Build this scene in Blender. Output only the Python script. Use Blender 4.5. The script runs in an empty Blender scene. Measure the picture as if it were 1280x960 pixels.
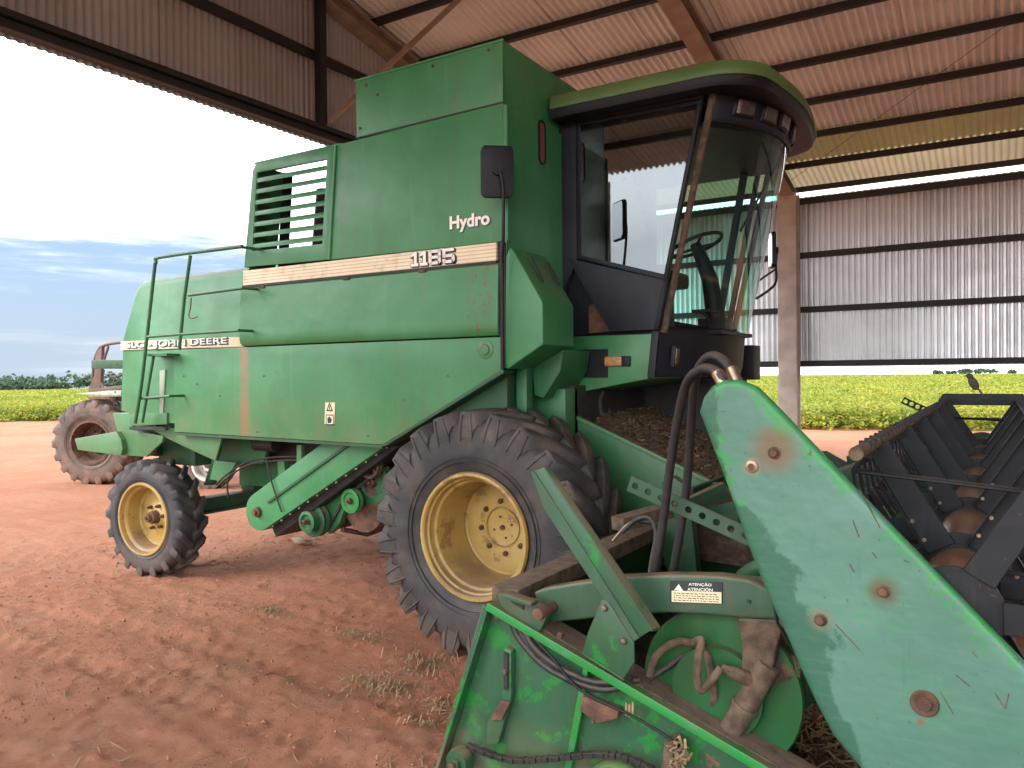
# An old green combine harvester with its grain header, parked under a steel machinery shed beside a soybean field.
# World: X = forward of the machine, Y = away across the shed, Z = up, metres.
import bpy, bmesh, math, random
import numpy as np
from mathutils import Vector, Matrix

random.seed(11)
rng = np.random.default_rng(11)
R = math.radians
scn = bpy.context.scene
col = scn.collection

# ------------------------------------------------------------------ camera
cam_d = bpy.data.cameras.new('camera')
cam = bpy.data.objects.new('camera', cam_d)
col.objects.link(cam)
cam_d.sensor_width = 36.0
cam_d.lens = 36.0 * 975.0 / 1280.0
cam_d.clip_start = 0.05
cam_d.clip_end = 9000
_a, _p, _r = R(58.16), R(-0.6), R(0.5)
d0 = Vector((-math.cos(_a), math.sin(_a), 0)); r0 = Vector((math.sin(_a), math.cos(_a), 0)); u0 = Vector((0, 0, 1))
fw = d0 * math.cos(_p) + u0 * math.sin(_p)
up1 = u0 * math.cos(_p) - d0 * math.sin(_p)
rt = r0 * math.cos(_r) - up1 * math.sin(_r)
upv = up1 * math.cos(_r) + r0 * math.sin(_r)
m = Matrix.Identity(4)
for i in range(3):
    m[i][0], m[i][1], m[i][2] = rt[i], upv[i], -fw[i]
m[2][3] = 1.75
cam.matrix_world = m
scn.camera = cam

# ------------------------------------------------------------------ sky, sun, exposure
SUN_EL, SUN_AZ = R(36), R(236)          # sun azimuth measured from +X towards +Y, direction TO the sun
world = bpy.data.worlds.new('World')
scn.world = world
world.use_nodes = True
wt = world.node_tree
wt.nodes.clear()
w_out = wt.nodes.new('ShaderNodeOutputWorld')
w_bg = wt.nodes.new('ShaderNodeBackground')
w_bg.inputs['Strength'].default_value = 0.15
sky = wt.nodes.new('ShaderNodeTexSky')
sky.sky_type = 'NISHITA'
sky.sun_disc = False
sky.sun_elevation = SUN_EL
sky.sun_rotation = R(90) - SUN_AZ
sky.air_density = 1.0
sky.dust_density = 1.5
w_tc = wt.nodes.new('ShaderNodeTexCoord')
def _wn(scale_vec, scale, detail, rough):
    mp = wt.nodes.new('ShaderNodeMapping')
    mp.inputs['Scale'].default_value = scale_vec
    wt.links.new(w_tc.outputs['Generated'], mp.inputs['Vector'])
    n = wt.nodes.new('ShaderNodeTexNoise')
    n.inputs['Scale'].default_value = scale
    n.inputs['Detail'].default_value = detail
    n.inputs['Roughness'].default_value = rough
    wt.links.new(mp.outputs[0], n.inputs['Vector'])
    return n.outputs['Fac']
def _wm(op, a, b):
    n = wt.nodes.new('ShaderNodeMath')
    n.operation = op
    for i, v in enumerate((a, b)):
        if isinstance(v, (int, float)):
            n.inputs[i].default_value = v
        else:
            wt.links.new(v, n.inputs[i])
    return n.outputs[0]
def _wr(v, lo, hi, a=0.0, b=1.0):
    n = wt.nodes.new('ShaderNodeMapRange')
    n.interpolation_type = 'SMOOTHSTEP'
    for k, x in zip(('From Min', 'From Max', 'To Min', 'To Max'), (lo, hi, a, b)):
        n.inputs[k].default_value = x
    wt.links.new(v, n.inputs['Value'])
    return n.outputs[0]
w_sep = wt.nodes.new('ShaderNodeSeparateXYZ')
wt.links.new(w_tc.outputs['Generated'], w_sep.inputs[0])
n_band = _wn((1.0, 1.0, 14.0), 2.0, 7, 0.62)          # flat stratus bands
n_puff = _wn((1.0, 1.0, 2.6), 2.6, 7, 0.55)         # higher cloud masses
cover = _wm('ADD', _wm('MULTIPLY', n_band, 0.6), _wm('MULTIPLY', n_puff, 0.4))
elev = _wr(w_sep.outputs['Z'], 0.10, 0.26, -0.06, 0.26)
side = _wr(w_sep.outputs['X'], -0.75, -0.15, 0.0, 0.35)         # the open blue gap lies behind the machine; elsewhere it is overcast
cover = _wr(_wm('ADD', _wm('ADD', cover, side), elev), 0.415, 0.58)
w_mix = wt.nodes.new('ShaderNodeMix')
w_mix.data_type = 'RGBA'
wt.links.new(cover, w_mix.inputs['Factor'])
w_sky = wt.nodes.new('ShaderNodeMix')
w_sky.data_type = 'RGBA'
w_sky.inputs['Factor'].default_value = 0.85
wt.links.new(sky.outputs[0], w_sky.inputs[6])
w_sky.inputs[7].default_value = (1.22, 1.72, 2.5, 1)
w_hz = wt.nodes.new('ShaderNodeMix')                # paler towards the horizon
w_hz.data_type = 'RGBA'
wt.links.new(_wr(w_sep.outputs['Z'], 0.0, 0.14, 0.8, 0.0), w_hz.inputs['Factor'])
wt.links.new(w_sky.outputs[2], w_hz.inputs[6])
w_hz.inputs[7].default_value = (1.75, 2.1, 2.5, 1)
wt.links.new(w_hz.outputs[2], w_mix.inputs[6])
w_cl = wt.nodes.new('ShaderNodeMix')                # low stratus is greyer than the bright cloud overhead
w_cl.data_type = 'RGBA'
low = _wm('MAXIMUM', _wr(w_sep.outputs['Z'], 0.06, 0.24), _wm('MULTIPLY', side, 2.6))
wt.links.new(_wm('MULTIPLY', low, _wr(w_sep.outputs['Z'], 0.42, 0.85, 1.0, 0.15)), w_cl.inputs['Factor'])   # thin cloud overhead, bright all round
w_cl.inputs[6].default_value = (2.6, 2.85, 3.1, 1)
w_cl.inputs[7].default_value = (11.5, 11.8, 12.3, 1)
w_br = wt.nodes.new('ShaderNodeVectorMath')         # the cloud is brightest on the sunward side, behind the camera
w_br.operation = 'SCALE'
wt.links.new(w_cl.outputs[2], w_br.inputs[0])
wt.links.new(_wr(w_sep.outputs['Y'], 0.1, -0.6, 1.0, 1.4), w_br.inputs['Scale'])
wt.links.new(w_br.outputs[0], w_mix.inputs[7])
wt.links.new(w_mix.outputs[2], w_bg.inputs['Color'])
wt.links.new(w_bg.outputs[0], w_out.inputs['Surface'])

sun_d = bpy.data.lights.new('sun', 'SUN')
sun_d.energy = 1.5
sun_d.angle = R(28)
sun_d.color = (1.0, 0.97, 0.93)
sun = bpy.data.objects.new('sun', sun_d)
col.objects.link(sun)
sd = Vector((math.cos(SUN_EL) * math.cos(SUN_AZ), math.cos(SUN_EL) * math.sin(SUN_AZ), math.sin(SUN_EL)))
sun.rotation_euler = sd.to_track_quat('Z', 'Y').to_euler()
sun.location = (0, -6, 12)

scn.view_settings.view_transform = 'Standard'
scn.view_settings.look = 'None'
scn.view_settings.gamma = 1.0
scn.view_settings.use_curve_mapping = False
scn.view_settings.exposure = 1.22
scn.render.engine = 'CYCLES'
scn.cycles.max_bounces = 10
scn.cycles.diffuse_bounces = 5
scn.cycles.glossy_bounces = 4
scn.cycles.transmission_bounces = 8
scn.cycles.transparent_max_bounces = 12
scn.cycles.caustics_reflective = False
scn.cycles.caustics_refractive = False
scn.cycles.sample_clamp_indirect = 6.0
scn.cycles.use_denoising = True

# ------------------------------------------------------------------ material helpers
class NT:
    def __init__(self, name):
        self.m = bpy.data.materials.new(name)
        self.m.use_nodes = True
        self.t = self.m.node_tree
        self.t.nodes.clear()
        self.out = self.t.nodes.new('ShaderNodeOutputMaterial')
        self.b = self.t.nodes.new('ShaderNodeBsdfPrincipled')
        self.t.links.new(self.b.outputs[0], self.out.inputs['Surface'])
        g = self.t.nodes.new('ShaderNodeNewGeometry')
        self.pos, self.nrm = g.outputs['Position'], g.outputs['Normal']
    def put(self, v, sock):
        if hasattr(v, 'links'):
            self.t.links.new(v, sock)
        elif isinstance(v, (tuple, list)) and len(v) == 3 and len(sock.default_value) == 4:
            sock.default_value = (*v, 1)
        else:
            sock.default_value = v
    def math(self, op, a, b=0.0):
        n = self.t.nodes.new('ShaderNodeMath'); n.operation = op
        self.put(a, n.inputs[0]); self.put(b, n.inputs[1])
        return n.outputs[0]
    def scale(self, vec):
        n = self.t.nodes.new('ShaderNodeVectorMath'); n.operation = 'MULTIPLY'
        self.t.links.new(self.pos, n.inputs[0]); n.inputs[1].default_value = vec
        return n.outputs[0]
    def noise(self, scale, detail=4, rough=0.55, vec=None, dist=0.0):
        n = self.t.nodes.new('ShaderNodeTexNoise')
        n.inputs['Scale'].default_value = scale; n.inputs['Detail'].default_value = detail
        n.inputs['Roughness'].default_value = rough; n.inputs['Distortion'].default_value = dist
        self.t.links.new(vec or self.pos, n.inputs['Vector'])
        return n.outputs['Fac']
    def rng(self, v, lo, hi, a=0.0, b=1.0):
        n = self.t.nodes.new('ShaderNodeMapRange'); n.interpolation_type = 'SMOOTHSTEP'
        for k, x in zip(('From Min', 'From Max', 'To Min', 'To Max'), (lo, hi, a, b)):
            n.inputs[k].default_value = x
        self.put(v, n.inputs['Value'])
        return n.outputs[0]
    def mix(self, f, a, b):
        n = self.t.nodes.new('ShaderNodeMix'); n.data_type = 'RGBA'
        self.put(f, n.inputs[0]); self.put(a, n.inputs[6]); self.put(b, n.inputs[7])
        return n.outputs[2]
    def sep(self, v):
        n = self.t.nodes.new('ShaderNodeSeparateXYZ'); self.t.links.new(v, n.inputs[0])
        return n.outputs
    def bump(self, h, strength, dist=0.02, normal=None):
        n = self.t.nodes.new('ShaderNodeBump')
        n.inputs['Strength'].default_value = strength; n.inputs['Distance'].default_value = dist
        self.t.links.new(h, n.inputs['Height'])
        if normal: self.t.links.new(normal, n.inputs['Normal'])
        return n.outputs[0]
    def attr(self, name):
        n = self.t.nodes.new('ShaderNodeAttribute'); n.attribute_name = name
        return n.outputs['Fac']
    def fin(self, color, rough, metal=0.0, normal=None, spec=0.5):
        self.put(color, self.b.inputs['Base Color']); self.put(rough, self.b.inputs['Roughness'])
        self.put(metal, self.b.inputs['Metallic'])
        self.b.inputs['Specular IOR Level'].default_value = spec
        if normal: self.t.links.new(normal, self.b.inputs['Normal'])
        return self.m

DUST = (0.20, 0.135, 0.088)
RUST = (0.13, 0.055, 0.028)

def paint(name, base, fade=None, rough=0.42, streak=0.3, rust=0.25, dust=0.3, chips=None, chip_amt=0.5, low=None, extra=None, spec=0.5, dent=0.26, metal=0.0):
    """weathered paint: faded clouds, vertical run marks, dust on what faces up, rust freckles, chips of another colour"""
    n = NT(name)
    fade = fade or tuple(min(1, c * 1.35 + 0.02) for c in base)
    c = n.mix(n.rng(n.noise(1.7, 6, 0.6), 0.35, 0.7), base, fade)
    st = n.noise(1.0, 5, 0.6, n.scale((9, 9, 0.7)))
    c = n.mix(n.math('MULTIPLY', n.rng(st, 0.45, 0.75), streak), c, tuple(0.55 * x + 0.45 * y * 0.6 for x, y in zip(base, DUST)))
    pale = n.rng(n.noise(1.0, 6, 0.65, n.scale((17, 17, 1.1))), 0.56, 0.78)
    c = n.mix(n.math('MULTIPLY', pale, 0.28), c, tuple(min(1, x * 1.35 + 0.035) for x in fade))
    if chips:
        k = n.math('MULTIPLY', n.rng(n.noise(7, 8, 0.7), 0.54, 0.60), chip_amt)
        c = n.mix(k, c, chips)
    rm = n.math('MULTIPLY', n.rng(n.noise(42, 3, 0.6), 0.62, 0.70), n.rng(n.noise(1.3, 3), 0.48, 0.66))
    c = n.mix(n.math('MULTIPLY', rm, rust), c, RUST)
    sc = n.rng(n.noise(1.0, 3, 0.5, n.scale((60, 60, 9)), dist=1.5), 0.70, 0.74)
    c = n.mix(n.math('MULTIPLY', sc, 0.18), c, tuple(min(1, x * 1.8 + 0.05) for x in base))
    nz = n.sep(n.nrm)[2]
    up = n.math('MULTIPLY', n.rng(nz, 0.25, 0.85), n.rng(n.noise(6, 5), 0.25, 0.6))
    c = n.mix(n.math('MULTIPLY', up, dust), c, DUST)
    if low:                                       # mud and dust thrown up on the low parts
        z = n.sep(n.pos)[2]
        lf = n.math('MULTIPLY', n.rng(z, low[1], low[0]), n.rng(n.noise(5, 6, 0.65), 0.3, 0.7))
        c = n.mix(n.math('MULTIPLY', lf, low[2]), c, DUST)
    if extra: c = extra(n, c)
    rg = n.math('ADD', rough - 0.08, n.math('MULTIPLY', n.noise(9, 5), 0.22))
    h = n.bump(n.noise(2.6, 3, 0.5), dent, 0.05)
    h = n.bump(n.noise(160, 2), 0.04, 0.004, h)
    return n.fin(c, rg, metal, h, spec)

def plain(name, base, rough=0.5, metal=0.0, var=0.25, scale=8.0, dust=0.25, bump=0.1, spec=0.5, rust=0.0, dustcol=DUST):
    n = NT(name)
    c = n.mix(n.rng(n.noise(scale, 5), 0.3, 0.7), tuple(x * (1 - var) for x in base), tuple(min(1, x * (1 + var)) for x in base))
    if rust:
        c = n.mix(n.math('MULTIPLY', n.rng(n.noise(scale * 1.7, 6, 0.65), 0.45, 0.62), rust), c, RUST)
    nz = n.sep(n.nrm)[2]
    up = n.math('MULTIPLY', n.rng(nz, 0.1, 0.8), n.rng(n.noise(scale * 0.8, 5), 0.25, 0.6))
    c = n.mix(n.math('MULTIPLY', up, dust), c, dustcol)
    rg = n.math('ADD', rough - 0.08, n.math('MULTIPLY', n.noise(scale * 2, 4), 0.18))
    return n.fin(c, rg, metal, n.bump(n.noise(scale * 9, 3), bump, 0.01), spec)

# ------------------------------------------------------------------ mesh helpers
class MB:
    def __init__(s): s.bm = bmesh.new()
    def face(s, pts):
        vs = [s.bm.verts.new(p) for p in pts]
        return s.bm.faces.new(vs)
    def ext(s, pts, vec):
        vec = Vector(vec); n = len(pts)
        a = [s.bm.verts.new(p) for p in pts]; b = [s.bm.verts.new(Vector(p) + vec) for p in pts]
        s.bm.faces.new(a); s.bm.faces.new(b[::-1])
        for i in range(n):
            j = (i + 1) % n
            s.bm.faces.new((a[j], a[i], b[i], b[j]))
        return s
    def xz(s, pts, y0, y1): return s.ext([(x, y0, z) for x, z in pts], (0, y1 - y0, 0))
    def yz(s, pts, x0, x1): return s.ext([(x0, y, z) for y, z in pts], (x1 - x0, 0, 0))
    def xy(s, pts, z0, z1): return s.ext([(x, y, z0) for x, y in pts], (0, 0, z1 - z0))
    def box(s, x0, x1, y0, y1, z0, z1): return s.xy([(x0, y0), (x1, y0), (x1, y1), (x0, y1)], z0, z1)
    def ring(s, outer, inner, vec):
        vec = Vector(vec); n = len(outer)
        v = s.bm.verts.new
        o0 = [v(p) for p in outer]; i0 = [v(p) for p in inner]
        o1 = [v(Vector(p) + vec) for p in outer]; i1 = [v(Vector(p) + vec) for p in inner]
        f = s.bm.faces.new
        for k in range(n):
            j = (k + 1) % n
            f((o0[k], o0[j], i0[j], i0[k])); f((o1[j], o1[k], i1[k], i1[j]))
            f((o0[j], o0[k], o1[k], o1[j])); f((i0[k], i0[j], i1[j], i1[k]))
        return s
    def bar(s, p0, p1, w, h, up=(0, 0, 1)):
        p0, p1 = Vector(p0), Vector(p1); d = (p1 - p0).normalized()
        sd_ = d.cross(Vector(up))
        if sd_.length < 1e-4: sd_ = d.cross(Vector((1, 0, 0)))
        sd_.normalize(); u = sd_.cross(d).normalized()
        q = [p0 + sd_ * a * w / 2 + u * b * h / 2 for a, b in ((-1, -1), (1, -1), (1, 1), (-1, 1))]
        return s.ext(q, p1 - p0)
    def sweep(s, prof, p0, p1, side, up_):
        """profile (a,b) along side/up vectors, swept p0 -> p1"""
        side, up_ = Vector(side), Vector(up_)
        return s.ext([Vector(p0) + side * a + up_ * b for a, b in prof], Vector(p1) - Vector(p0))
    def tube(s, path, r, seg=10, smooth=0, caps=True, closed=False):
        path = [Vector(p) for p in path]
        if smooth: path = catmull(path, smooth, closed)
        n = len(path); rings = []
        ref = None
        for i, p in enumerate(path):
            if closed: t = path[(i + 1) % n] - path[i - 1]
            else: t = path[min(i + 1, n - 1)] - path[max(i - 1, 0)]
            t.normalize()
            if ref is None:
                ref = t.orthogonal().normalized()
            ref = (ref - t * ref.dot(t)).normalized()
            bn = t.cross(ref)
            rr = r[i] if isinstance(r, (list, tuple)) and len(r) == n else (r if not isinstance(r, (list, tuple)) else r[0])
            rings.append([s.bm.verts.new(p + (ref * math.cos(a) + bn * math.sin(a)) * rr) for a in [2 * math.pi * k / seg for k in range(seg)]])
        m_ = n if closed else n - 1
        for i in range(m_):
            A, B = rings[i], rings[(i + 1) % n]
            for k in range(seg):
                j = (k + 1) % seg
                s.bm.faces.new((A[k], A[j], B[j], B[k]))
        if caps and not closed:
            s.bm.faces.new(rings[0][::-1]); s.bm.faces.new(rings[-1])
        return s
    def cyl(s, p0, p1, r0, r1=None, seg=24):
        r1 = r0 if r1 is None else r1
        return s.tube([p0, p1], [r0, r1], seg)
    def lathe(s, prof, o, axis=(0, 1, 0), seg=48, closed=False):
        """prof: (radius, distance along axis)"""
        o = Vector(o); ax = Vector(axis).normalized(); e1 = ax.orthogonal().normalized(); e2 = ax.cross(e1)
        rings = []
        for r, a in prof:
            if r < 1e-5: rings.append([s.bm.verts.new(o + ax * a)])
            else: rings.append([s.bm.verts.new(o + ax * a + (e1 * math.cos(t) + e2 * math.sin(t)) * r) for t in [2 * math.pi * k / seg for k in range(seg)]])
        pr = list(zip(rings, rings[1:])) + ([(rings[-1], rings[0])] if closed else [])
        for A, B in pr:
            for k in range(seg):
                j = (k + 1) % seg
                if len(A) == 1 and len(B) == 1: continue
                if len(A) == 1: s.bm.faces.new((A[0], B[j], B[k]))
                elif len(B) == 1: s.bm.faces.new((A[k], A[j], B[0]))
                else: s.bm.faces.new((A[k], A[j], B[j], B[k]))
        return s
    def build(s, name, mat, parent=None, bevel=0.0, seg=2, smooth=38, ang=28, loc=None):
        bm = s.bm
        bmesh.ops.recalc_face_normals(bm, faces=bm.faces)
        if bevel:
            ed = [e for e in bm.edges if len(e.link_faces) == 2 and e.calc_face_angle(0) > R(ang)]
            bmesh.ops.bevel(bm, geom=ed, offset=bevel, segments=seg, profile=0.6, affect='EDGES', clamp_overlap=True)
        me = bpy.data.meshes.new(name)
        bm.to_mesh(me); bm.free()
        return link(name, me, mat, parent, smooth)

def link(name, me, mat, parent=None, smooth=38):
    if smooth:
        me.shade_smooth()
        me.set_sharp_from_angle(angle=R(smooth))
    if mat: me.materials.append(mat)
    o = bpy.data.objects.new(name, me)
    col.objects.link(o)
    if parent: hang(o, parent)
    return o

WL = {}                                     # world location of the empties parts are hung on
def depth(o):
    k = 0
    while o.parent: o = o.parent; k += 1
    return k
def hang(o, parent):
    while depth(parent) > 1: parent = parent.parent          # thing > part > sub-part, no further
    o.parent = parent
    o.matrix_parent_inverse = Matrix.Translation(-Vector(WL.get(parent.name, (0, 0, 0))))

def catmull(P, n, closed=False):
    out = []; N = len(P)
    rngs = range(N) if closed else range(N - 1)
    for i in rngs:
        g = (lambda k: P[k % N]) if closed else (lambda k: P[max(0, min(N - 1, k))])
        p0, p1, p2, p3 = g(i - 1), g(i), g(i + 1), g(i + 2)
        for k in range(n):
            t = k / n
            out.append(0.5 * ((2 * p1) + (p2 - p0) * t + (2 * p0 - 5 * p1 + 4 * p2 - p3) * t * t + (3 * p1 - p0 - 3 * p2 + p3) * t ** 3))
    if not closed: out.append(P[-1].copy())
    return out

def empty(name, label=None, cat=None, loc=(0, 0, 0), parent=None, group=None):
    o = bpy.data.objects.new(name, None)
    o.empty_display_size = 0.2
    col.objects.link(o)
    WL[o.name] = tuple(loc)
    if parent: hang(o, parent)
    o.location = loc
    if label: o['label'] = label
    if cat: o['category'] = cat
    if group: o['group'] = group
    return o
def tag(o, label, cat, group=None, kind=None):
    o['label'] = label
    if cat: o['category'] = cat
    if group: o['group'] = group
    if kind: o['kind'] = kind
    return o
def structure(o, label=None):
    o['kind'] = 'structure'
    if label: o['label'] = label
    return o
def quads_mesh(name, V, mat, parent=None, nper=4):
    """numpy (n,nper,3) -> one mesh of separate faces"""
    n = V.shape[0]
    me = bpy.data.meshes.new(name)
    me.vertices.add(n * nper); me.loops.add(n * nper); me.polygons.add(n)
    me.vertices.foreach_set('co', V.reshape(-1).astype(np.float32))
    me.loops.foreach_set('vertex_index', np.arange(n * nper, dtype=np.int32))
    me.polygons.foreach_set('loop_start', np.arange(0, n * nper, nper, dtype=np.int32))
    me.update(calc_edges=True)
    return link(name, me, mat, parent, 0)
def grid_mesh(name, X, Y, Z, mat, parent=None, smooth=True):
    ny, nx = X.shape
    me = bpy.data.meshes.new(name)
    V = np.stack([X, Y, Z], -1).reshape(-1, 3).astype(np.float32)
    idx = np.arange(nx * ny).reshape(ny, nx)
    F = np.stack([idx[:-1, :-1], idx[:-1, 1:], idx[1:, 1:], idx[1:, :-1]], -1).reshape(-1, 4).astype(np.int32)
    me.vertices.add(len(V)); me.loops.add(F.size); me.polygons.add(len(F))
    me.vertices.foreach_set('co', V.reshape(-1)); me.loops.foreach_set('vertex_index', F.reshape(-1))
    me.polygons.foreach_set('loop_start', np.arange(0, F.size, 4, dtype=np.int32))
    me.update(calc_edges=True)
    if smooth: me.shade_smooth()
    me.materials.append(mat)
    o = bpy.data.objects.new(name, me); col.objects.link(o)
    if parent: hang(o, parent)
    return o
def _h(ix, iy, seed):
    v = np.sin(ix * 127.1 + iy * 311.7 + seed * 74.7) * 43758.5453
    return v - np.floor(v)
def vnoise(x, y, seed=0):
    ix, iy = np.floor(x), np.floor(y); fx, fy = x - ix, y - iy
    fx = fx * fx * (3 - 2 * fx); fy = fy * fy * (3 - 2 * fy)
    a, b, c, d = _h(ix, iy, seed), _h(ix + 1, iy, seed), _h(ix, iy + 1, seed), _h(ix + 1, iy + 1, seed)
    return (a * (1 - fx) + b * fx) * (1 - fy) + (c * (1 - fx) + d * fx) * fy
def fbm(x, y, seed=0, o=4):
    s, a, t = 0, 1.0, 0
    for i in range(o):
        s = s + a * vnoise(x * 2 ** i + 13.7 * i, y * 2 ** i - 7.1 * i, seed + i); t += a; a *= 0.5
    return s / t
def text(s, name, mat, parent, x0, x1, z0, z1, y, bold=0.0, shear=0.0, rise=0.0):
    """raised lettering facing -Y, filling the given rectangle"""
    cu = bpy.data.curves.new(name, 'FONT')
    cu.body = s; cu.offset = bold; cu.shear = shear; cu.extrude = 0.0; cu.space_character = 1.02
    o = bpy.data.objects.new(name, cu); col.objects.link(o)
    dg = bpy.context.evaluated_depsgraph_get()
    me = bpy.data.meshes.new_from_object(o.evaluated_get(dg))
    bpy.data.objects.remove(o); bpy.data.curves.remove(cu)
    n = len(me.vertices); c = np.zeros(n * 3, np.float32); me.vertices.foreach_get('co', c); c = c.reshape(-1, 3)
    lo, hi = c.min(0), c.max(0)
    V = np.zeros_like(c)
    V[:, 0] = x0 + (c[:, 0] - lo[0]) / (hi[0] - lo[0]) * (x1 - x0)
    V[:, 2] = z0 + (c[:, 1] - lo[1]) / (hi[1] - lo[1]) * (z1 - z0)
    V[:, 2] += (V[:, 0] - x0) * rise
    V[:, 1] = y
    me.vertices.foreach_set('co', V.reshape(-1)); me.update()
    me.materials.clear()
    return link(name, me, mat, parent, 0)

# ------------------------------------------------------------------ materials
M = {}
def _mudstreak(n, c):
    x = n.sep(n.pos)[0]
    d = n.math('ABSOLUTE', n.math('ADD', x, 5.15))
    f = n.math('MULTIPLY', n.rng(d, 0.075, 0.03), n.rng(n.noise(5, 5), 0.2, 0.55))
    return n.mix(n.math('MULTIPLY', f, 0.8), c, (0.22, 0.14, 0.075))
def _rustpatch(n, c):
    x, y, z = n.sep(n.pos)
    f = n.math('MULTIPLY', n.rng(n.math('ABSOLUTE', n.math('ADD', x, 2.83)), 0.16, 0.02), n.rng(n.noise(30, 6, 0.7), 0.52, 0.60))
    return n.mix(n.math('MULTIPLY', f, 0.9), c, (0.16, 0.045, 0.02))
GREEN = (0.026, 0.165, 0.055)
GFADE = (0.050, 0.215, 0.086)
M['green'] = paint('faded_green_paint', GREEN, GFADE, 0.40, streak=0.35, rust=0.5, dust=0.5, low=(1.2, 1.8, 0.35))
M['green_low'] = paint('lower_panel_paint', (0.030, 0.172, 0.060), (0.054, 0.222, 0.092), 0.42, streak=0.35, rust=0.6, dust=0.4, low=(1.2, 1.75, 0.42), extra=_mudstreak)
M['green_mid'] = paint('middle_panel_paint', (0.029, 0.172, 0.058), (0.050, 0.215, 0.086), 0.36, streak=0.3, rust=0.6, dust=0.5, extra=_rustpatch)
M['green_deep'] = paint('deep_green_paint', (0.016, 0.105, 0.037), (0.026, 0.135, 0.05), 0.42, streak=0.3, rust=0.5, dust=0.5)
M['green_roof'] = paint('dusty_roof_paint', (0.06, 0.135, 0.03), (0.10, 0.17, 0.05), 0.5, streak=0.1, rust=0.2, dust=0.5)
M['green_head'] = paint('chipped_header_paint', (0.013, 0.068, 0.030), (0.024, 0.090, 0.045), 0.40, streak=0.5, rust=0.9, dust=0.85, chips=(0.008, 0.155, 0.026), chip_amt=0.95, low=(0.02, 0.42, 0.7))
M['green_rail'] = paint('bright_rail_paint', (0.009, 0.18, 0.03), (0.018, 0.205, 0.048), 0.40, streak=0.3, rust=0.9, dust=0.75, chips=(0.06, 0.16, 0.10), chip_amt=0.6)
M['green_auger'] = paint('worn_auger_paint', (0.006, 0.070, 0.016), (0.010, 0.090, 0.024), 0.40, streak=0.3, rust=0.9, dust=0.55)
M['green_dark'] = paint('dark_dirty_green_paint', (0.009, 0.055, 0.022), (0.015, 0.075, 0.03), 0.5, streak=0.5, rust=0.9, dust=0.75)
M['green_arm'] = paint('reel_arm_paint', (0.018, 0.066, 0.034), (0.028, 0.088, 0.048), 0.45, streak=0.5, rust=0.9, dust=0.95, low=(0.70, 0.95, 0.35))
M['charcoal'] = paint('charcoal_cab_paint', (0.012, 0.0155, 0.022), (0.019, 0.023, 0.031), 0.48, streak=0.04, rust=0.1, dust=0.10, spec=0.3)
M['navy'] = paint('dark_cab_paint', (0.007, 0.009, 0.014), (0.011, 0.014, 0.021), 0.45, streak=0.06, rust=0.3, dust=0.1, spec=0.3)
M['reelblack'] = paint('worn_reel_paint', (0.005, 0.007, 0.009), (0.010, 0.013, 0.016), 0.42, streak=0.04, rust=0.35, dust=0.06, spec=0.3)
M['yellow'] = paint('wheel_yellow_paint', (0.36, 0.225, 0.048), (0.43, 0.31, 0.11), 0.5, streak=0.75, rust=1.0, dust=0.85, chips=(0.16, 0.085, 0.04), chip_amt=0.65)
M['tractor_red'] = paint('rusty_tractor_paint', (0.075, 0.04, 0.03), (0.11, 0.06, 0.045), 0.6, streak=0.5, rust=0.6, dust=0.9)
M['rust'] = plain('rusty_steel', (0.095, 0.046, 0.028), 0.75, 0.0, 0.5, 14, 0.22, 0.3)
M['mud'] = plain('dust_caked_steel', (0.095, 0.066, 0.043), 0.9, 0.0, 0.45, 22, 0.35, 0.7)
M['steel'] = plain('worn_steel', (0.32, 0.24, 0.17), 0.38, 0.85, 0.3, 9, 0.2, 0.1, rust=0.4)
M['wornbrown'] = plain('polished_brown_steel', (0.20, 0.10, 0.055), 0.42, 0.35, 0.3, 5, 0.3, 0.12)
M['blackrub'] = plain('black_rubber_hose', (0.017, 0.016, 0.016), 0.55, 0.0, 0.3, 30, 0.3, 0.2)
M['black'] = plain('black_plastic', (0.008, 0.009, 0.012), 0.5, 0.0, 0.3, 6, 0.03, 0.15, spec=0.3)
M['dark'] = plain('dark_greasy_metal', (0.016, 0.016, 0.015), 0.6, 0.1, 0.4, 10, 0.25, 0.2)
M['cream'] = plain('cream_decal', (0.66, 0.58, 0.38), 0.5, 0.0, 0.1, 6, 0.0, 0.02)
M['white'] = plain('white_lettering', (0.78, 0.76, 0.70), 0.5, 0.0, 0.06, 14, 0.0, 0.02)
M['ink'] = plain('dark_lettering', (0.02, 0.026, 0.028), 0.5, 0.0, 0.2, 10, 0.0, 0.02)
M['amber'] = plain('amber_latch', (0.42, 0.20, 0.06), 0.4, 0.0, 0.3, 30, 0.3, 0.1)
M['lens'] = plain('lamp_lens', (0.13, 0.10, 0.085), 0.15, 0.5, 0.3, 40, 0.1, 0.2)
M['palerim'] = plain('chalky_rim_paint', (0.55, 0.53, 0.47), 0.6, 0.0, 0.2, 10, 0.4, 0.1)
M['palewhite'] = plain('dusty_pale_paint', (0.30, 0.33, 0.27), 0.6, 0.0, 0.15, 6, 0.5, 0.1)
M['shedpaint'] = plain('brown_frame_paint', (0.30, 0.245, 0.21), 0.75, 0.0, 0.18, 4, 0.3, 0.12)
M['columnpaint'] = plain('dusty_column', (0.50, 0.45, 0.41), 0.8, 0.0, 0.18, 3, 0.3, 0.12)
M['purlin'] = plain('dark_purlin_steel', (0.018, 0.019, 0.022), 0.6, 0.0, 0.25, 5, 0.0, 0.1)
M['straw'] = plain('dry_straw', (0.27, 0.185, 0.10), 0.8, 0.0, 0.4, 6, 0.0, 0.1)
M['chaffbits'] = plain('brown_straw_bits', (0.15, 0.095, 0.05), 0.85, 0.0, 0.6, 25, 0.0, 0.1)
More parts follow.
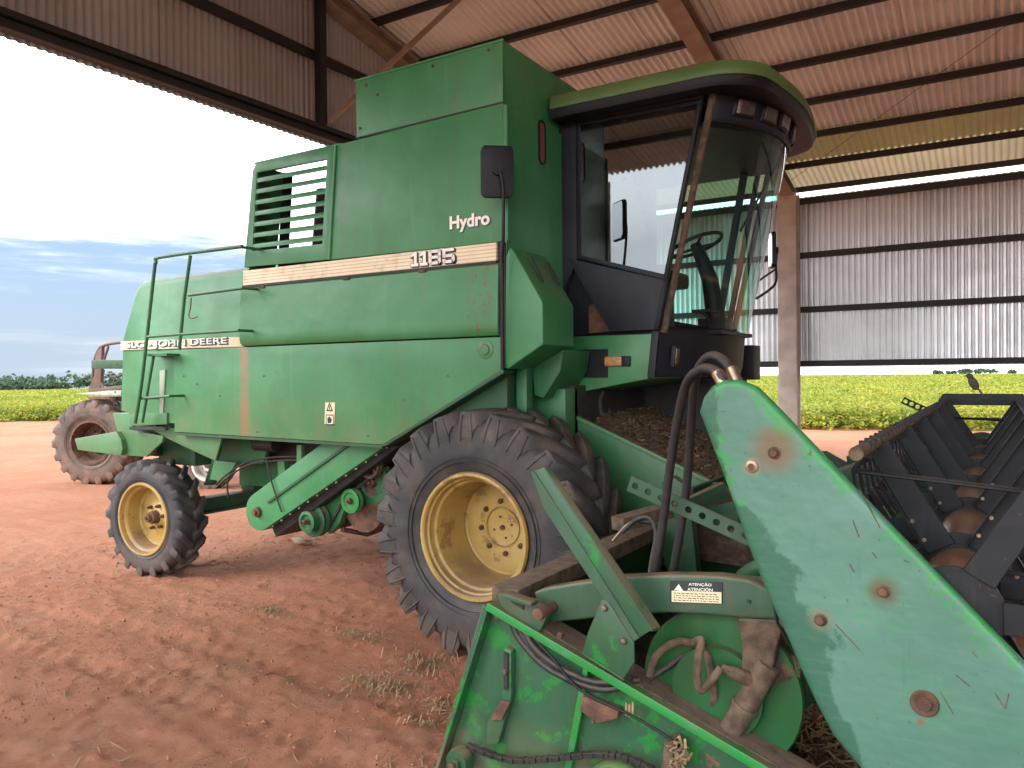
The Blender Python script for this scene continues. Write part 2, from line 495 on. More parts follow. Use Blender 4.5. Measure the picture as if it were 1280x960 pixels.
M['chaff'] = plain('brown_chaff', (0.085, 0.055, 0.032), 0.95, 0.0, 0.5, 60, 0.2, 0.8)
M['leafdry'] = plain('dry_leaf', (0.27, 0.18, 0.115), 0.8, 0.0, 0.25, 12, 0.0, 0.2)
M['bird'] = plain('brown_feathers', (0.10, 0.085, 0.06), 0.8, 0.0, 0.3, 60, 0.0, 0.2)
M['bark'] = plain('bark', (0.10, 0.075, 0.055), 0.9, 0.0, 0.3, 6, 0.0, 0.4)

def galvanised(name, base, rough, metal, laps='x', dirty=1.0):
    n = NT(name)
    c = n.mix(n.rng(n.noise(0.8, 5), 0.35, 0.65), base, tuple(x * 0.82 for x in base))
    c = n.mix(n.math('MULTIPLY', n.rng(n.noise(1, 5, 0.6, n.scale((2, 2, 0.3))), 0.5, 0.75), 0.22 * dirty), c, DUST)
    x, y, z = n.sep(n.pos)
    for ax_, per in ((x, 0.98), (y, 0.98)):                 # lap joints between sheets, with a rusty weep here and there
        lap = n.math('LESS_THAN', n.math('FRACT', n.math('MULTIPLY', ax_, 1 / per)), 0.012)
        c = n.mix(n.math('MULTIPLY', lap, 0.45 if laps == ('x' if ax_ is x else 'y') else 0.0), c, (0.10, 0.07, 0.05))
    c = n.mix(n.math('MULTIPLY', n.rng(n.noise(1, 6, 0.7, n.scale((6, 6, 0.5))), 0.66, 0.8), 0.18 * dirty), c, (0.22, 0.12, 0.07))
    return n.fin(c, n.math('ADD', rough, n.math('MULTIPLY', n.noise(5, 4), 0.15)), metal, None, 0.5)
M['wallsheet'] = galvanised('galvanised_wall_sheet', (0.84, 0.87, 0.89), 0.25, 0.70, dirty=0.25)
M['roofsheet'] = galvanised('galvanised_roof_sheet', (0.80, 0.85, 0.875), 0.5, 0.05, dirty=0.5)
M['gablesheet'] = galvanised('gable_sheet', (0.52, 0.57, 0.64), 0.55, 0.1, 'y', 0.5)

def rubber(name, base, dusty, amt, lowz):
    n = NT(name)
    c = n.mix(n.rng(n.noise(6, 6), 0.3, 0.7), base, tuple(x * 1.7 for x in base))
    c = n.mix(n.math('MULTIPLY', n.rng(n.noise(4, 7, 0.65), 0.42, 0.7), amt), c, dusty)
    z = n.sep(n.pos)[2]
    c = n.mix(n.math('MULTIPLY', n.rng(z, lowz, 0.0), 0.45), c, dusty)
    return n.fin(c, 0.68, 0.0, n.bump(n.noise(60, 5), 0.25, 0.006), 0.4)
M['rubber'] = rubber('worn_tyre_rubber', (0.023, 0.023, 0.025), (0.15, 0.11, 0.087), 0.36, 0.4)
M['rubber_lug'] = rubber('dusty_lug_rubber', (0.030, 0.028, 0.027), (0.17, 0.122, 0.095), 0.55, 0.4)
M['rubber_mud'] = rubber('muddy_tyre_rubber', (0.06, 0.045, 0.037), (0.20, 0.115, 0.082), 0.75, 0.8)

def glass(name, tint, refl, ior, dirt):
    n = NT(name)
    t = n.t
    tr = t.nodes.new('ShaderNodeBsdfTransparent'); tr.inputs[0].default_value = (*tint, 1)
    gl = t.nodes.new('ShaderNodeBsdfGlossy'); gl.inputs['Roughness'].default_value = 0.02
    gl.inputs[0].default_value = (*refl, 1)
    fr = t.nodes.new('ShaderNodeFresnel')
    gm = t.nodes.new('ShaderNodeNewGeometry')
    n.put(n.math('ADD', ior, n.math('MULTIPLY', gm.outputs['Backfacing'], 1 / ior - ior)), fr.inputs[0])
    mx = t.nodes.new('ShaderNodeMixShader')
    t.links.new(fr.outputs[0], mx.inputs[0]); t.links.new(tr.outputs[0], mx.inputs[1]); t.links.new(gl.outputs[0], mx.inputs[2])
    df = t.nodes.new('ShaderNodeBsdfDiffuse'); df.inputs[0].default_value = (0.30, 0.27, 0.22, 1)
    m2 = t.nodes.new('ShaderNodeMixShader')
    n1 = n.rng(n.noise(3.5, 7, 0.7, n.scale((1.5, 1.5, 0.8))), 0.42, 0.75)
    sp = n.rng(n.noise(38, 3, 0.6), 0.66, 0.72)
    t.links.new(n.math('ADD', n.math('MULTIPLY', n1, dirt), n.math('MULTIPLY', sp, dirt * 2.5)), m2.inputs[0])
    t.links.new(mx.outputs[0], m2.inputs[1]); t.links.new(df.outputs[0], m2.inputs[2])
    t.links.new(m2.outputs[0], n.out.inputs['Surface'])
    return n.m
M['glass'] = glass('tinted_door_glass', (0.25, 0.31, 0.31), (0.9, 0.97, 1.0), 2.05, 0.06)
M['screen'] = glass('windscreen_glass', (0.52, 0.78, 0.70), (0.95, 1, 1), 1.5, 0.02)
def mirror_glass():
    n = NT('mirror_glass'); return n.fin((0.85, 0.87, 0.9), 0.03, 1.0)
M['mirror'] = mirror_glass()

def soil():
    n = NT('red_soil')
    c = n.mix(n.rng(n.noise(0.35, 7, 0.6), 0.35, 0.65), (0.42, 0.172, 0.096), (0.49, 0.222, 0.134))
    c = n.mix(n.math('MULTIPLY', n.rng(n.noise(2.2, 8, 0.65), 0.45, 0.72), 0.6), c, (0.48, 0.25, 0.165))
    c = n.mix(n.math('MULTIPLY', n.rng(n.noise(14, 6, 0.65), 0.5, 0.7), 0.45), c, (0.29, 0.115, 0.064))
    c = n.mix(n.math('MULTIPLY', n.rng(n.noise(95, 3, 0.6), 0.60, 0.70), 0.5), c, (0.43, 0.26, 0.18))
    gr = n.math('MULTIPLY', n.rng(n.noise(0.55, 5, 0.6), 0.52, 0.68), n.rng(n.noise(26, 5, 0.7), 0.48, 0.62))
    c = n.mix(n.math('MULTIPLY', gr, 0.4), c, (0.24, 0.16, 0.08))
    h = n.bump(n.noise(30, 8, 0.78), 0.85, 0.03)
    h = n.bump(n.noise(140, 6, 0.8), 1.0, 0.010, h)
    return n.fin(c, 0.95, 0.0, h, 0.2)
M['soil'] = soil()
def clod():
    n = NT('dirt_clod')
    c = n.mix(n.rng(n.noise(25, 2, 0.5), 0.35, 0.65), (0.17, 0.068, 0.04), (0.44, 0.225, 0.145))
    return n.fin(c, 0.95, 0.0, None, 0.15)
M['clod'] = clod()

def leaf(name, a, b, c3, tr=0.35):
    n = NT(name)
    c = n.mix(n.rng(n.noise(0.22, 4, 0.6), 0.40, 0.62), a, b)
    c = n.mix(n.rng(n.noise(2.3, 4, 0.65), 0.5, 0.68), c, c3)
    n.fin(c, 0.6, 0, None, 0.3)
    t = n.t
    tl = t.nodes.new('ShaderNodeBsdfTranslucent'); n.put(c, tl.inputs[0])
    mx = t.nodes.new('ShaderNodeMixShader'); mx.inputs[0].default_value = tr
    t.links.new(n.b.outputs[0], mx.inputs[1]); t.links.new(tl.outputs[0], mx.inputs[2])
    t.links.new(mx.outputs[0], n.out.inputs['Surface'])
    return n.m
M['crop'] = leaf('soybean_leaf', (0.20, 0.265, 0.034), (0.34, 0.345, 0.048), (0.47, 0.385, 0.055), 0.4)
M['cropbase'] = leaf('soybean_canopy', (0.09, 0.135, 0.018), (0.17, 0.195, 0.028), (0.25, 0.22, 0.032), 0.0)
M['woods'] = leaf('woodland_leaf', (0.05, 0.085, 0.05), (0.06, 0.10, 0.06), (0.08, 0.11, 0.065), 0.2)

# ------------------------------------------------------------------ ground
def graded(lo, hi, step, a, b, g):
    """fine from lo to hi, growing outward to a and b"""
    mid = list(np.arange(lo, hi, step)); up = [hi]; s = step
    while up[-1] < b: s *= g; up.append(up[-1] + s)
    dn = [lo]; s = step
    while dn[-1] > a: s *= g; dn.append(dn[-1] - s)
    return np.array(dn[::-1][:-1] + mid + up)
def far_drop(x, y):
    """the land falls away gently behind the machine, and stays level past the shed"""
    d = np.sqrt(x * x + y * y)
    w = np.clip((-x / np.maximum(d, 1) - 0.55) / 0.35, 0, 1)
    return -0.0105 * np.maximum(d - 60, 0) * w - 0.0012 * np.maximum(d - 60, 0) * (1 - w)
def ground_z(x, y):
    d = np.sqrt((x + 4) ** 2 + (y - 4) ** 2)
    f = np.clip(1 - d / 60, 0.0, 1)
    f2 = np.clip(1 - d / 16, 0.0, 1)
    z = 0.045 * (fbm(x * 0.55, y * 0.55, 1, 3) - 0.5) * f
    rut = fbm(x * 1.7 + 0.4 * y, y * 5.5, 5, 4) - 0.5         # dragged wheel marks along the machine
    z += 0.040 * rut * f
    for yy, amp in ((2.55, 1.0), (3.15, 0.8)):                # faint wheel tracks crossing the yard
        yc = yy + 0.12 * np.sin(x * 0.9) + 0.35 * np.sin(x * 0.23 + 1)
        z -= amp * 0.03 * np.exp(-((y - yc) / 0.13) ** 2) * (0.7 + 0.6 * np.clip(np.sin((x + 0.6 * np.abs(y - yc)) * 36) , -1, 1) * 0.5) * f2
    z += 0.022 * (fbm(x * 5, y * 5, 9, 4) - 0.5) * f2
    cl = np.clip(fbm(x * 16, y * 16, 21, 3) - 0.58, 0, 1)     # clods
    z += 0.09 * cl * f2
    return z - 0.005 + far_drop(x, y)
gx = graded(-9.5, 0.6, 0.032, -2600, 2600, 1.085)
gy = graded(0.6, 8.5, 0.032, -900, 3400, 1.085)
GX, GY = np.meshgrid(gx, gy)
ground = grid_mesh('ground', GX, GY, ground_z(GX, GY), M['soil'])
structure(ground, 'red dirt yard')

# ------------------------------------------------------------------ soybean field
def field_edge(x):
    e = np.interp(x, [-400, -60, -35.9, -33.9, -20, -5.2, -2.8, 40, 400], [-120, 5, 16.6, 18.1, 23.5, 25.5, 26.2, 30.0, 60.0])
    return e
def field():
    # canopy body: a rough sheet that closes the crop below its leaves
    xs = graded(-60, 60, 0.8, -1400, 1200, 1.09); ys = graded(4, 90, 0.8, -200, 1900, 1.09)
    X, Y = np.meshgrid(xs, ys)
    inside = np.clip((Y - field_edge(X) - 0.4) / 0.8, 0, 1)
    d = np.sqrt(X * X + Y * Y)
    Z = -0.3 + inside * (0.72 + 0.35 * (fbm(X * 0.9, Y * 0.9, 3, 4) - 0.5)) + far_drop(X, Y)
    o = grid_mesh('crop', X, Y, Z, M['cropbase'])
    tag(o, 'yellow-green soybean crop filling the field beyond the shed', None, None, 'stuff')
    # leaves: denser near the edge, coarser with distance
    out = []
    def scatter(n, d0_, d1_, u0_, u1_, size, per, hgt):
        # uniform over area: r^2 uniform, lateral u uniform
        d = np.sqrt(rng.uniform(d0_ ** 2, d1_ ** 2, n)); u = rng.uniform(u0_, u1_, n)
        px = d * (-0.5276 + 0.8495 * u); py = d * (0.8495 + 0.5276 * u)
        ed = py - field_edge(px) + 0.5 * (fbm(px * 0.7, py * 0.7, 77, 3) - 0.5)
        ok = ed > rng.uniform(-0.5, 0.5, n)
        px, py, ed = px[ok], py[ok], ed[ok]; n = len(px)
        k = per
        cx = np.repeat(px, k) + rng.normal(0, 0.16 * hgt / 0.6, n * k)
        cy = np.repeat(py, k) + rng.normal(0, 0.16 * hgt / 0.6, n * k)
        hh = np.repeat(hgt * rng.uniform(0.7, 1.25, n) * np.clip(0.5 + ed * 0.6, 0.25, 1) * (0.85 + 0.3 * fbm(px * 0.5, py * 0.5, 55, 3)), k)
        cz = hh * rng.beta(2.2, 1.3, n * k) + np.repeat(far_drop(px, py), k)
        N = n * k
        a = rng.uniform(0, 2 * np.pi, N); til = rng.normal(0.45, 0.35, N)
        sz = size * rng.uniform(0.6, 1.3, N)
        e1 = np.stack([np.cos(a) * np.cos(til), np.sin(a) * np.cos(til), -np.sin(til)], -1) * sz[:, None]
        e2 = np.stack([-np.sin(a), np.cos(a), rng.normal(0, 0.35, N)], -1) * (sz * 0.62)[:, None]
        c = np.stack([cx, cy, cz], -1)
        out.append(np.stack([c - e1, c - e2 * 0.9 + e1 * 0.1, c + e1, c + e2 * 0.9 + e1 * 0.1], 1))
    for (u0_, u1_, f) in ((-0.95, -0.30, 1.0), (0.16, 0.95, 1.0)):
        scatter(int(16000 * f), 23, 44, u0_, u1_, 0.075, 16, 0.62)
        scatter(int(13000 * f), 44, 90, u0_, u1_, 0.13, 9, 0.64)
        scatter(int(13000 * f), 90, 220, u0_, u1_, 0.26, 6, 0.66)
        scatter(int(9000 * f), 220, 520, u0_, u1_, 0.6, 4, 0.7)
    lv = quads_mesh('crop_leaves', np.concatenate(out), M['crop'], o)
    lv['kind'] = 'stuff'
field()

# ------------------------------------------------------------------ far woods and poles
def crowns(name, spots, label, leafsize, mat):
    out = []
    for (x, y, z, r, h) in spots:
        n = int(70)
        th = rng.uniform(0, 2 * np.pi, n); ph = np.arccos(rng.uniform(-0.5, 1, n)); rr = rng.uniform(0.55, 1.0, n) ** 0.5
        lump = 1 + 0.25 * np.sin(3 * th + x) * np.sin(2 * ph + y)
        c = np.stack([x + r * rr * lump * np.sin(ph) * np.cos(th), y + r * rr * lump * np.sin(ph) * np.sin(th), z + h * (0.45 + 0.5 * rr * lump * np.cos(ph))], -1)
        e1 = rng.normal(0, 1, (n, 3)); e1 /= np.linalg.norm(e1, axis=1)[:, None]
        e2 = np.cross(e1, rng.normal(0, 1, (n, 3))); e2 /= np.linalg.norm(e2, axis=1)[:, None]
        s = (leafsize * rng.uniform(0.5, 1.2, n))[:, None]
        out.append(np.stack([c - e1 * s, c - e2 * s * 0.7, c + e1 * s, c + e2 * s * 0.7], 1))
    o = quads_mesh(name, np.concatenate(out), mat)
    return tag(o, label, None, None, 'stuff')
sp = []
for i in range(330):
    d = rng.uniform(520, 640); u = rng.uniform(-1.15, -0.25)
    x, y = d * (-0.5276 + 0.8495 * u), d * (0.8495 + 0.5276 * u)
    h = rng.choice([5.5, 7, 8.5, 10, 12.5]) * rng.uniform(0.85, 1.1)
    sp.append((x, y, float(far_drop(np.array(x), np.array(y))), h * rng.uniform(0.5, 0.75), h))
crowns('woodland', sp, 'dark blue-green woodland along the far edge of the left field', 1.7, M['woods'])
sp = []
for (u_a, u_b, n, h0) in ((0.535, 0.57, 7, 4.0), (0.575, 0.625, 12, 5.5), (0.635, 0.645, 3, 4.0)):
    for i in range(n):
        d = rng.uniform(880, 960); u = rng.uniform(u_a, u_b)
        x, y = d * (-0.5276 + 0.8495 * u), d * (0.8495 + 0.5276 * u)
        h = h0 * rng.uniform(0.7, 1.2) + 1.0
        sp.append((x, y, float(far_drop(np.array(x), np.array(y))), h * 0.7, h))
crowns('distant_copse', sp, 'low clumps of trees on the horizon beyond the right field', 1.6, M['woods'])
def pole(x, y, h, label):
    z = float(far_drop(np.array(x), np.array(y)))
    b = MB(); b.cyl((x, y, z), (x, y, z + h), 0.28, 0.2, 8); b.bar((x - 1.2, y, z + h - 0.8), (x + 1.2, y, z + h - 0.8), 0.2, 0.2)
    tag(b.build('utility_pole', M['dark']), label, 'utility pole')
pole(-0.166 * 560, 1.081 * 560, 9.5, 'thin wooden utility pole on the horizon behind the crop')

# ------------------------------------------------------------------ machinery shed
def roof_z(y):
    return 5.1 + 0.19 * (15 - y) if y >= 6.5 else 5.1 + 0.19 * (15 - 6.5) - 0.19 * (6.5 - y)
shed = empty('machinery_shed', 'open-sided steel machinery shed with corrugated roof standing over the harvester', 'shed', (-0.3, 6.5, 0))
XA, XB = -7.1, 11.8
def wave(t, per, amp):
    p = (t / per) % 1.0
    return amp * np.clip(np.sin(2 * np.pi * p) * 1.5, -1, 1)
def rib(t, per, amp):
    p = (t / per) % 1.0
    return amp * np.where(p > 0.46, np.sin(np.pi * (p - 0.46) / 0.54), 0.0)
def corrugated_roof(y0, y1, name, mt='roofsheet'):
    xs = np.arange(XA - 0.35, XB + 0.5, 0.1 / 8)
    ys = np.array([y0 + (y1 - y0) * k / 6 for k in range(7)])
    X, Y = np.meshgrid(xs, ys)
    Z = np.vectorize(roof_z)(Y) + 0.104 + wave(X, 0.1, 0.020)
    return grid_mesh(name, X, Y, Z, M[mt], shed)
def translucent_sheet(name, base, k):
    n = NT(name)
    c = n.mix(n.rng(n.noise(0.8, 5), 0.35, 0.65), base, tuple(x * 0.85 for x in base))
    n.fin(c, 0.5, 0.0, None, 0.4)
    t = n.t; tl = t.nodes.new('ShaderNodeBsdfTranslucent'); n.put(c, tl.inputs[0])
    mx = t.nodes.new('ShaderNodeMixShader'); mx.inputs[0].default_value = k
    t.links.new(n.b.outputs[0], mx.inputs[1]); t.links.new(tl.outputs[0], mx.inputs[2]); t.links.new(mx.outputs[0], n.out.inputs['Surface'])
    return n.m
M['eaveglow'] = translucent_sheet('eave_glow_sheet', (0.68, 0.57, 0.38), 0.17)  # yellow tint and translucency imitate light entering at the eave slit
M['eaveglow_dim'] = translucent_sheet('eave_glow_sheet_dim', (0.50, 0.44, 0.22), 0.05)  # dimmer olive step of the same eave light, put into the sheet colour
corrugated_roof(6.5, 13.0, 'roof_sheeting')
corrugated_roof(13.0, 14.03, 'roof_sheeting', 'eaveglow_dim')
corrugated_roof(14.03, 15.28, 'roof_sheeting', 'eaveglow')
corrugated_roof(-2.25, 6.5, 'roof_sheeting')
b = MB(); b.xz([(XA - 0.4, 6.70 + 0.145), (XB + 0.5, 6.70 + 0.145), (XB + 0.5, 6.70 + 0.165), (XA - 0.4, 6.70 + 0.165)], 6.2, 6.8)
b.build('ridge_cap', M['roofsheet'], shed)
def wall_sheet(name, mat, pts_lo, pts_hi, axis, fixed, per=0.1, amp=0.017, ribbed=False):
    """vertical corrugation between two height functions"""
    a0, a1 = axis
    t = np.arange(a0, a1, per / 12)
    lo = np.array([pts_lo(v) for v in t]); hi = np.array([pts_hi(v) for v in t])
    k = np.linspace(0, 1, 4)[:, None]
    Z = lo + (hi - lo) * k; T = np.repeat(t[None], 4, 0); W = fixed[1] + (rib(T, per, amp) if ribbed else wave(T, per, amp))
    if fixed[0] == 'y': return grid_mesh(name, T, W, Z, mat, shed)
    return grid_mesh(name, W, T, Z, mat, shed)
wall_sheet('side_wall_sheeting', M['wallsheet'], lambda v: 1.865, lambda v: 5.0, (XA - 0.2, XB + 0.2), ('y', 15.10), 0.1, 0.042, True)
wall_sheet('gable_sheeting', M['gablesheet'], lambda v: 4.69, lambda v: roof_z(v) + 0.12, (-2.1, 15.05), ('x', XA - 0.13), 0.085, 0.012)
wall_sheet('unseen_end_wall', M['gablesheet'], lambda v: 0.1, lambda v: roof_z(v) + 0.12, (-2.1, 15.05), ('x', XB + 0.16), 0.1, 0.017)  # unseen closed end, added to cut the light from the right
wall_sheet('unseen_near_wall_piece', M['gablesheet'], lambda v: 0.15, lambda v: 5.0, (XA - 0.2, -5.5), ('y', -2.12))  # unseen wall piece, added to darken part of the door glass reflection
# purlins and girts
ys_purlin = [15.045 - 1.015 * k for k in range(17)]
for y in ys_purlin:
    if abs(y - 6.5) < 0.25: y += 0.3
    s_ = -0.19 if y >= 6.5 else 0.19
    b = MB()
    z = roof_z(y)
    b.sweep([(-0.03, -0.005), (0.03, -0.005), (0.03, 0.078), (-0.03, 0.078)], (XA - 0.3, y, z), (XB + 0.4, y, z), (0, 1, s_), (0, 0, 1))
    b.build('purlin', M['purlin'], shed)
for z in (1.93, 2.92, 3.915, 4.905):
    b = MB(); b.box(XA - 0.1, XB + 0.1, 14.995, 15.078, z - 0.05, z + 0.05); b.build('wall_girt', M['purlin'], shed)
XF = [XA, -3.22, 1.75, 6.7, 11.65]
for x in XF:
    for y in (14.82, -1.95):
        b = MB(); w = 0.165
        b.box(x - w, x + w, y - 0.16, y - 0.135, 0, 5.02); b.box(x - w, x + w, y + 0.135, y + 0.16, 0, 5.02); b.box(x - 0.05, x + 0.05, y - 0.135, y + 0.135, 0, 5.02)
        c_ = b.build('column', M['columnpaint'], shed, 0.004)
    b = MB()
    for ya, yb in ((6.5, 14.98), (-2.1, 6.5)):
        za, zb = roof_z(ya), roof_z(yb)
        for (x0, x1, t0, t1) in ((x - 0.12, x + 0.12, -0.20, -0.18), (x - 0.12, x + 0.12, -0.045, -0.022), (x - 0.04, x + 0.04, -0.18, -0.045)):
            b.ext([(x0, ya, za + t0), (x0, yb, zb + t0), (x0, yb, zb + t1), (x0, ya, za + t1)], (x1 - x0, 0, 0))
    b.build('rafter', M['shedpaint'], shed)
b = MB(); b.box(XA - 0.1, XA + 0.02, -1.8, 14.65, 4.72, 4.80); b.build('gable_beam', M['purlin'], shed, 0.004)
b = MB(); b.box(XA - 0.11, XA + 0.06, -1.8, 14.65, 4.82, 4.87); b.build('gable_beam', M['purlin'], shed, 0.004)
b = MB(); b.box(XA - 0.09, XA - 0.02, -1.8, 11.2, 5.68, 5.78); b.build('gable_girt', M['purlin'], shed, 0.004)
for y in (6.98, 1.2, 11.6):
    b = MB(); b.box(XA - 0.02, XA + 0.08, y - 0.055, y + 0.055, 4.87, roof_z(y) - 0.2); b.build('gable_post', M['purlin'], shed, 0.004)
for y, s_ in ((7.05, 1), (1.27, 1)):
    b = MB(); b.bar((XA + 0.1, y, 4.92), (XA + 1.75, y + 0.75, roof_z(y + 0.75) - 0.02), 0.05, 0.05); b.build('knee_brace', M['shedpaint'], shed)
b = MB(); b.tube([(XA + 0.2, 9.0, roof_z(9.0) - 0.05), (-3.3, 14.4, roof_z(14.4) - 0.05)], 0.005, 6); b.build('bracing_rod', M['purlin'], shed)
b = MB(); b.tube([(-3.1, 14.4, roof_z(14.4) - 0.05), (1.7, 9.2, roof_z(9.2) - 0.05)], 0.004, 6); b.build('bracing_rod', M['purlin'], shed)

def digits(s, name, mat, parent, x0, x1, z0, z1, y, wd, st):
    """heavy block digits 1, 8 and 5 built from strokes: wd = cell widths, st = stroke"""
    b = MB(); tot = sum(wd); x = x0; un = (x1 - x0) / tot; h = z1 - z0
    def rect(a, c, lo, hi): b.face([(a, y, lo), (c, y, lo), (c, y, hi), (a, y, hi)])
    for ch, w in zip(s, wd):
        l, r = x + 0.05 * un, x + (w - 0.09) * un; t = st * h; tv = st * h * 1.25
        if ch == '1':
            m_ = (l + r) / 2 + 0.08 * un; rect(m_ - tv / 2, m_ + tv / 2, z0 + t, z1); rect(l, r + 0.02 * un, z0, z0 + t); b.face([(l, y, z1 - t * 1.7), (m_ - tv / 2, y, z1 - t * 1.3), (m_ - tv / 2, y, z1), (l + 0.05 * un, y, z1 - t * 0.8)])
        else:
            c = 0.12 * un; zm = (z0 + z1) / 2
            rect(l + c, r - c, z0, z0 + t); rect(l + c, r - c, z1 - t, z1) if ch == '8' else rect(l, r - c * 0.5, z1 - t, z1)
            rect(l + c, r - c, zm - t / 2, zm + t / 2)
            def corner(xa, za, xb, zb, xc, zc): b.face([(xa, y, za), (xb, y, zb), (xc, y, zc)])
            rect(r - tv, r, z0 + c, zm - c * 0.4); corner(r - c, z0, r, z0 + c, r - tv, z0 + c); corner(r - c, z0, r - tv, z0 + c, r - tv, z0)
            corner(r, zm - c * 0.4, r - c, zm + t / 2, r - tv, zm - c * 0.4)
            if ch == '8':
                rect(l, l + tv, z0 + c, zm - c * 0.4); corner(l + c, z0, l + tv, z0 + c, l, z0 + c); corner(l, zm - c * 0.4, l + tv, zm - c * 0.4, l + c, zm)
                rect(l, l + tv, zm + c * 0.4, z1 - c); rect(r - tv, r, zm + c * 0.4, z1 - c)
                corner(l, z1 - c, l + tv, z1 - c, l + c, z1); corner(r - tv, z1 - c, r, z1 - c, r - c, z1); corner(l + c, zm, l + tv, zm + c * 0.4, l, zm + c * 0.4); corner(r - c, zm, r, zm + c * 0.4, r - tv, zm + c * 0.4)
            else:
                rect(l, l + tv, zm - t * 0.2, z1 - t); rect(l, l + tv, z0 + c * 0.7, z0 + t * 1.5); corner(l + c, z0, l + tv, z0 + c * 0.7, l, z0 + c * 0.7); rect(l + tv, l + c + tv * 0.2, z0 + t * 0.2, z0 + t)
        x += w * un
    return b.build(name, mat, parent, smooth=0)

# ------------------------------------------------------------------ wheels
def tyre_mesh(Rr, W, rb, n, lug, name, mat, lugmat, parent, chev=1, seg=72, lw=0.024, forks=False):
    Rc = Rr - lug; hw = W / 2
    dz = Rc - rb
    half = [(rb, -hw * 0.86), (rb + dz * 0.10, -hw * 0.96), (rb + dz * 0.35, -hw * 1.03), (rb + dz * 0.62, -hw * 1.02), (rb + dz * 0.83, -hw * 0.95), (rb + dz * 0.95, -hw * 0.82), (Rc, -hw * 0.45), (Rc + 0.004, 0)]
    prof = half + [(r, -y) for r, y in half[-2::-1]]
    b = MB(); b.lathe(prof, (0, 0, 0), (0, 1, 0), seg)
    # moulded rings on the sidewall
    for s in (-1, 1):
        for q in (0.22, 0.30):
            r = rb + dz * q
            b.lathe([(r - 0.006, s * hw * 0.98), (r - 0.003, s * hw * 1.035), (r + 0.003, s * hw * 1.04), (r + 0.006, s * hw * 0.99)], (0, 0, 0), (0, 1, 0), seg)
    ty = b.build(name, mat, None, smooth=50); ty.parent = parent
    b = MB()
    for s in (-1, 1):
        for k in range(n):
            th0 = 2 * math.pi * (k + (0.5 if s > 0 else 0)) / n
            st = [(hw * 1.015, rb + dz * 0.72, rb + dz * 0.66, 0.0, 0.55), (hw * 1.01, rb + dz * 0.92, rb + dz * 0.78, 0.0, 0.95), (hw * 0.965, Rr - 0.012, Rc - 0.05, 0.02, 1.05),
                  (hw * 0.80, Rr - 0.006, Rc - 0.03, 0.14, 1.0), (hw * 0.45, Rr, Rc - 0.02, 0.58, 0.95), (hw * 0.10, Rr, Rc - 0.02, 0.92, 0.95), (-hw * 0.06, Rr - 0.002, Rc - 0.02, 1.0, 0.9)]
            sk = chev * (hw / Rr) * 0.95
            rows = []
            wob = 1 + 0.1 * (random.random() - 0.5)
            for (y, rt_, rl, t, wf) in st:
                th = th0 + sk * t
                a_t = lw * wf * wob * 1.15 / Rr; a_b = a_t * 1.55
                rows.append([b.bm.verts.new((r * math.cos(th + a), -s * -y * 1.0 if False else s * y, r * math.sin(th + a))) for r, a in ((rl, -a_b), (rt_, -a_t), (rt_, a_t), (rl, a_b))])
            for A, B in zip(rows, rows[1:]):
                for i in range(3):
                    b.bm.faces.new((A[i], A[i + 1], B[i + 1], B[i]))
            b.bm.faces.new(rows[0]); b.bm.faces.new(rows[-1][::-1])
            if forks:
                for f_ in (-1, 1):                       # the two ribs by which a lug runs down the sidewall
                    q = [Vector(((rr) * math.cos(th0 + f_ * w_ / Rr), s * yy, rr * math.sin(th0 + f_ * w_ / Rr))) for rr, w_, yy in ((Rr - 0.03, lw * 0.75, hw * 0.99), (rb + dz * 0.78, lw * 1.15, hw * 1.02), (rb + dz * 0.58, lw * 1.35, hw * 1.022))]
                    b.tube(q, [0.008, 0.008, 0.004], 6)
    tr = b.build('tread', lugmat, None, bevel=0.005, seg=1, smooth=40, ang=40); tr.parent = parent
    return ty
def wheel_at(o, x, y, z, rz=0, spin=0):
    o.location = (x, y, z); o.rotation_euler = (0, spin, rz) if not rz else (0, spin, rz)
def dup(o, parent=None):
    c = o.copy(); col.objects.link(c)
    if parent: c.parent = parent
    for ch in list(o.children): dup(ch, c)
    return c

# ------------------------------------------------------------------ the combine harvester
S, S2, CAB = 4.2, 6.72, 4.95
cb = empty('combine_harvester', 'large green combine harvester parked under the shed', 'combine harvester', (-4.2, 5.45, 0))

# front wheels
fwl = empty('front_wheel', parent=cb); fwl.matrix_parent_inverse = Matrix.Translation((4.2, -5.45, 0))
tyre_mesh(0.782, 0.60, 0.385, 22, 0.048, 'tyre', M['rubber'], M['rubber_lug'], fwl, chev=-1, lw=0.043, forks=True)
b = MB()
b.lathe([(0.392, -0.262), (0.400, -0.285), (0.392, -0.302), (0.376, -0.304), (0.366, -0.294), (0.362, -0.270), (0.350, -0.262), (0.350, -0.240), (0.344, -0.222), (0.330, -0.212), (0.322, -0.19), (0.312, -0.02), (0.306, 0.06), (0.326, 0.075), (0.30, 0.088), (0.22, 0.078), (0.135, 0.070), (0.128, 0.084), (0.120, 0.084), (0.118, 0.070), (0.0, 0.066)], (0, 0, 0), (0, 1, 0), 64)
rim = b.build('rim', M['yellow'], None, smooth=32); rim.parent = fwl
b = MB()
b.lathe([(0.39, 0.262), (0.398, 0.3), (0.37, 0.3), (0.35, 0.25), (0.34, 0.05)], (0, 0, 0), (0, 1, 0), 48)
o = b.build('inner_rim', M['yellow'], None, smooth=32); o.parent = fwl
for k in range(8):
    a = 2 * math.pi * k / 8 + 0.2
    b = MB(); c = Vector((0.170 * math.cos(a), 0, 0.170 * math.sin(a)))
    b.cyl(c + Vector((0, 0.080, 0)), c + Vector((0, 0.052, 0)), 0.018, seg=6); b.cyl(c + Vector((0, 0.06, 0)), c + Vector((0, 0.040, 0)), 0.009, seg=8)
    o = b.build('wheel_bolt', M['rust'], None, 0.002, 1); o.parent = fwl
b = MB()
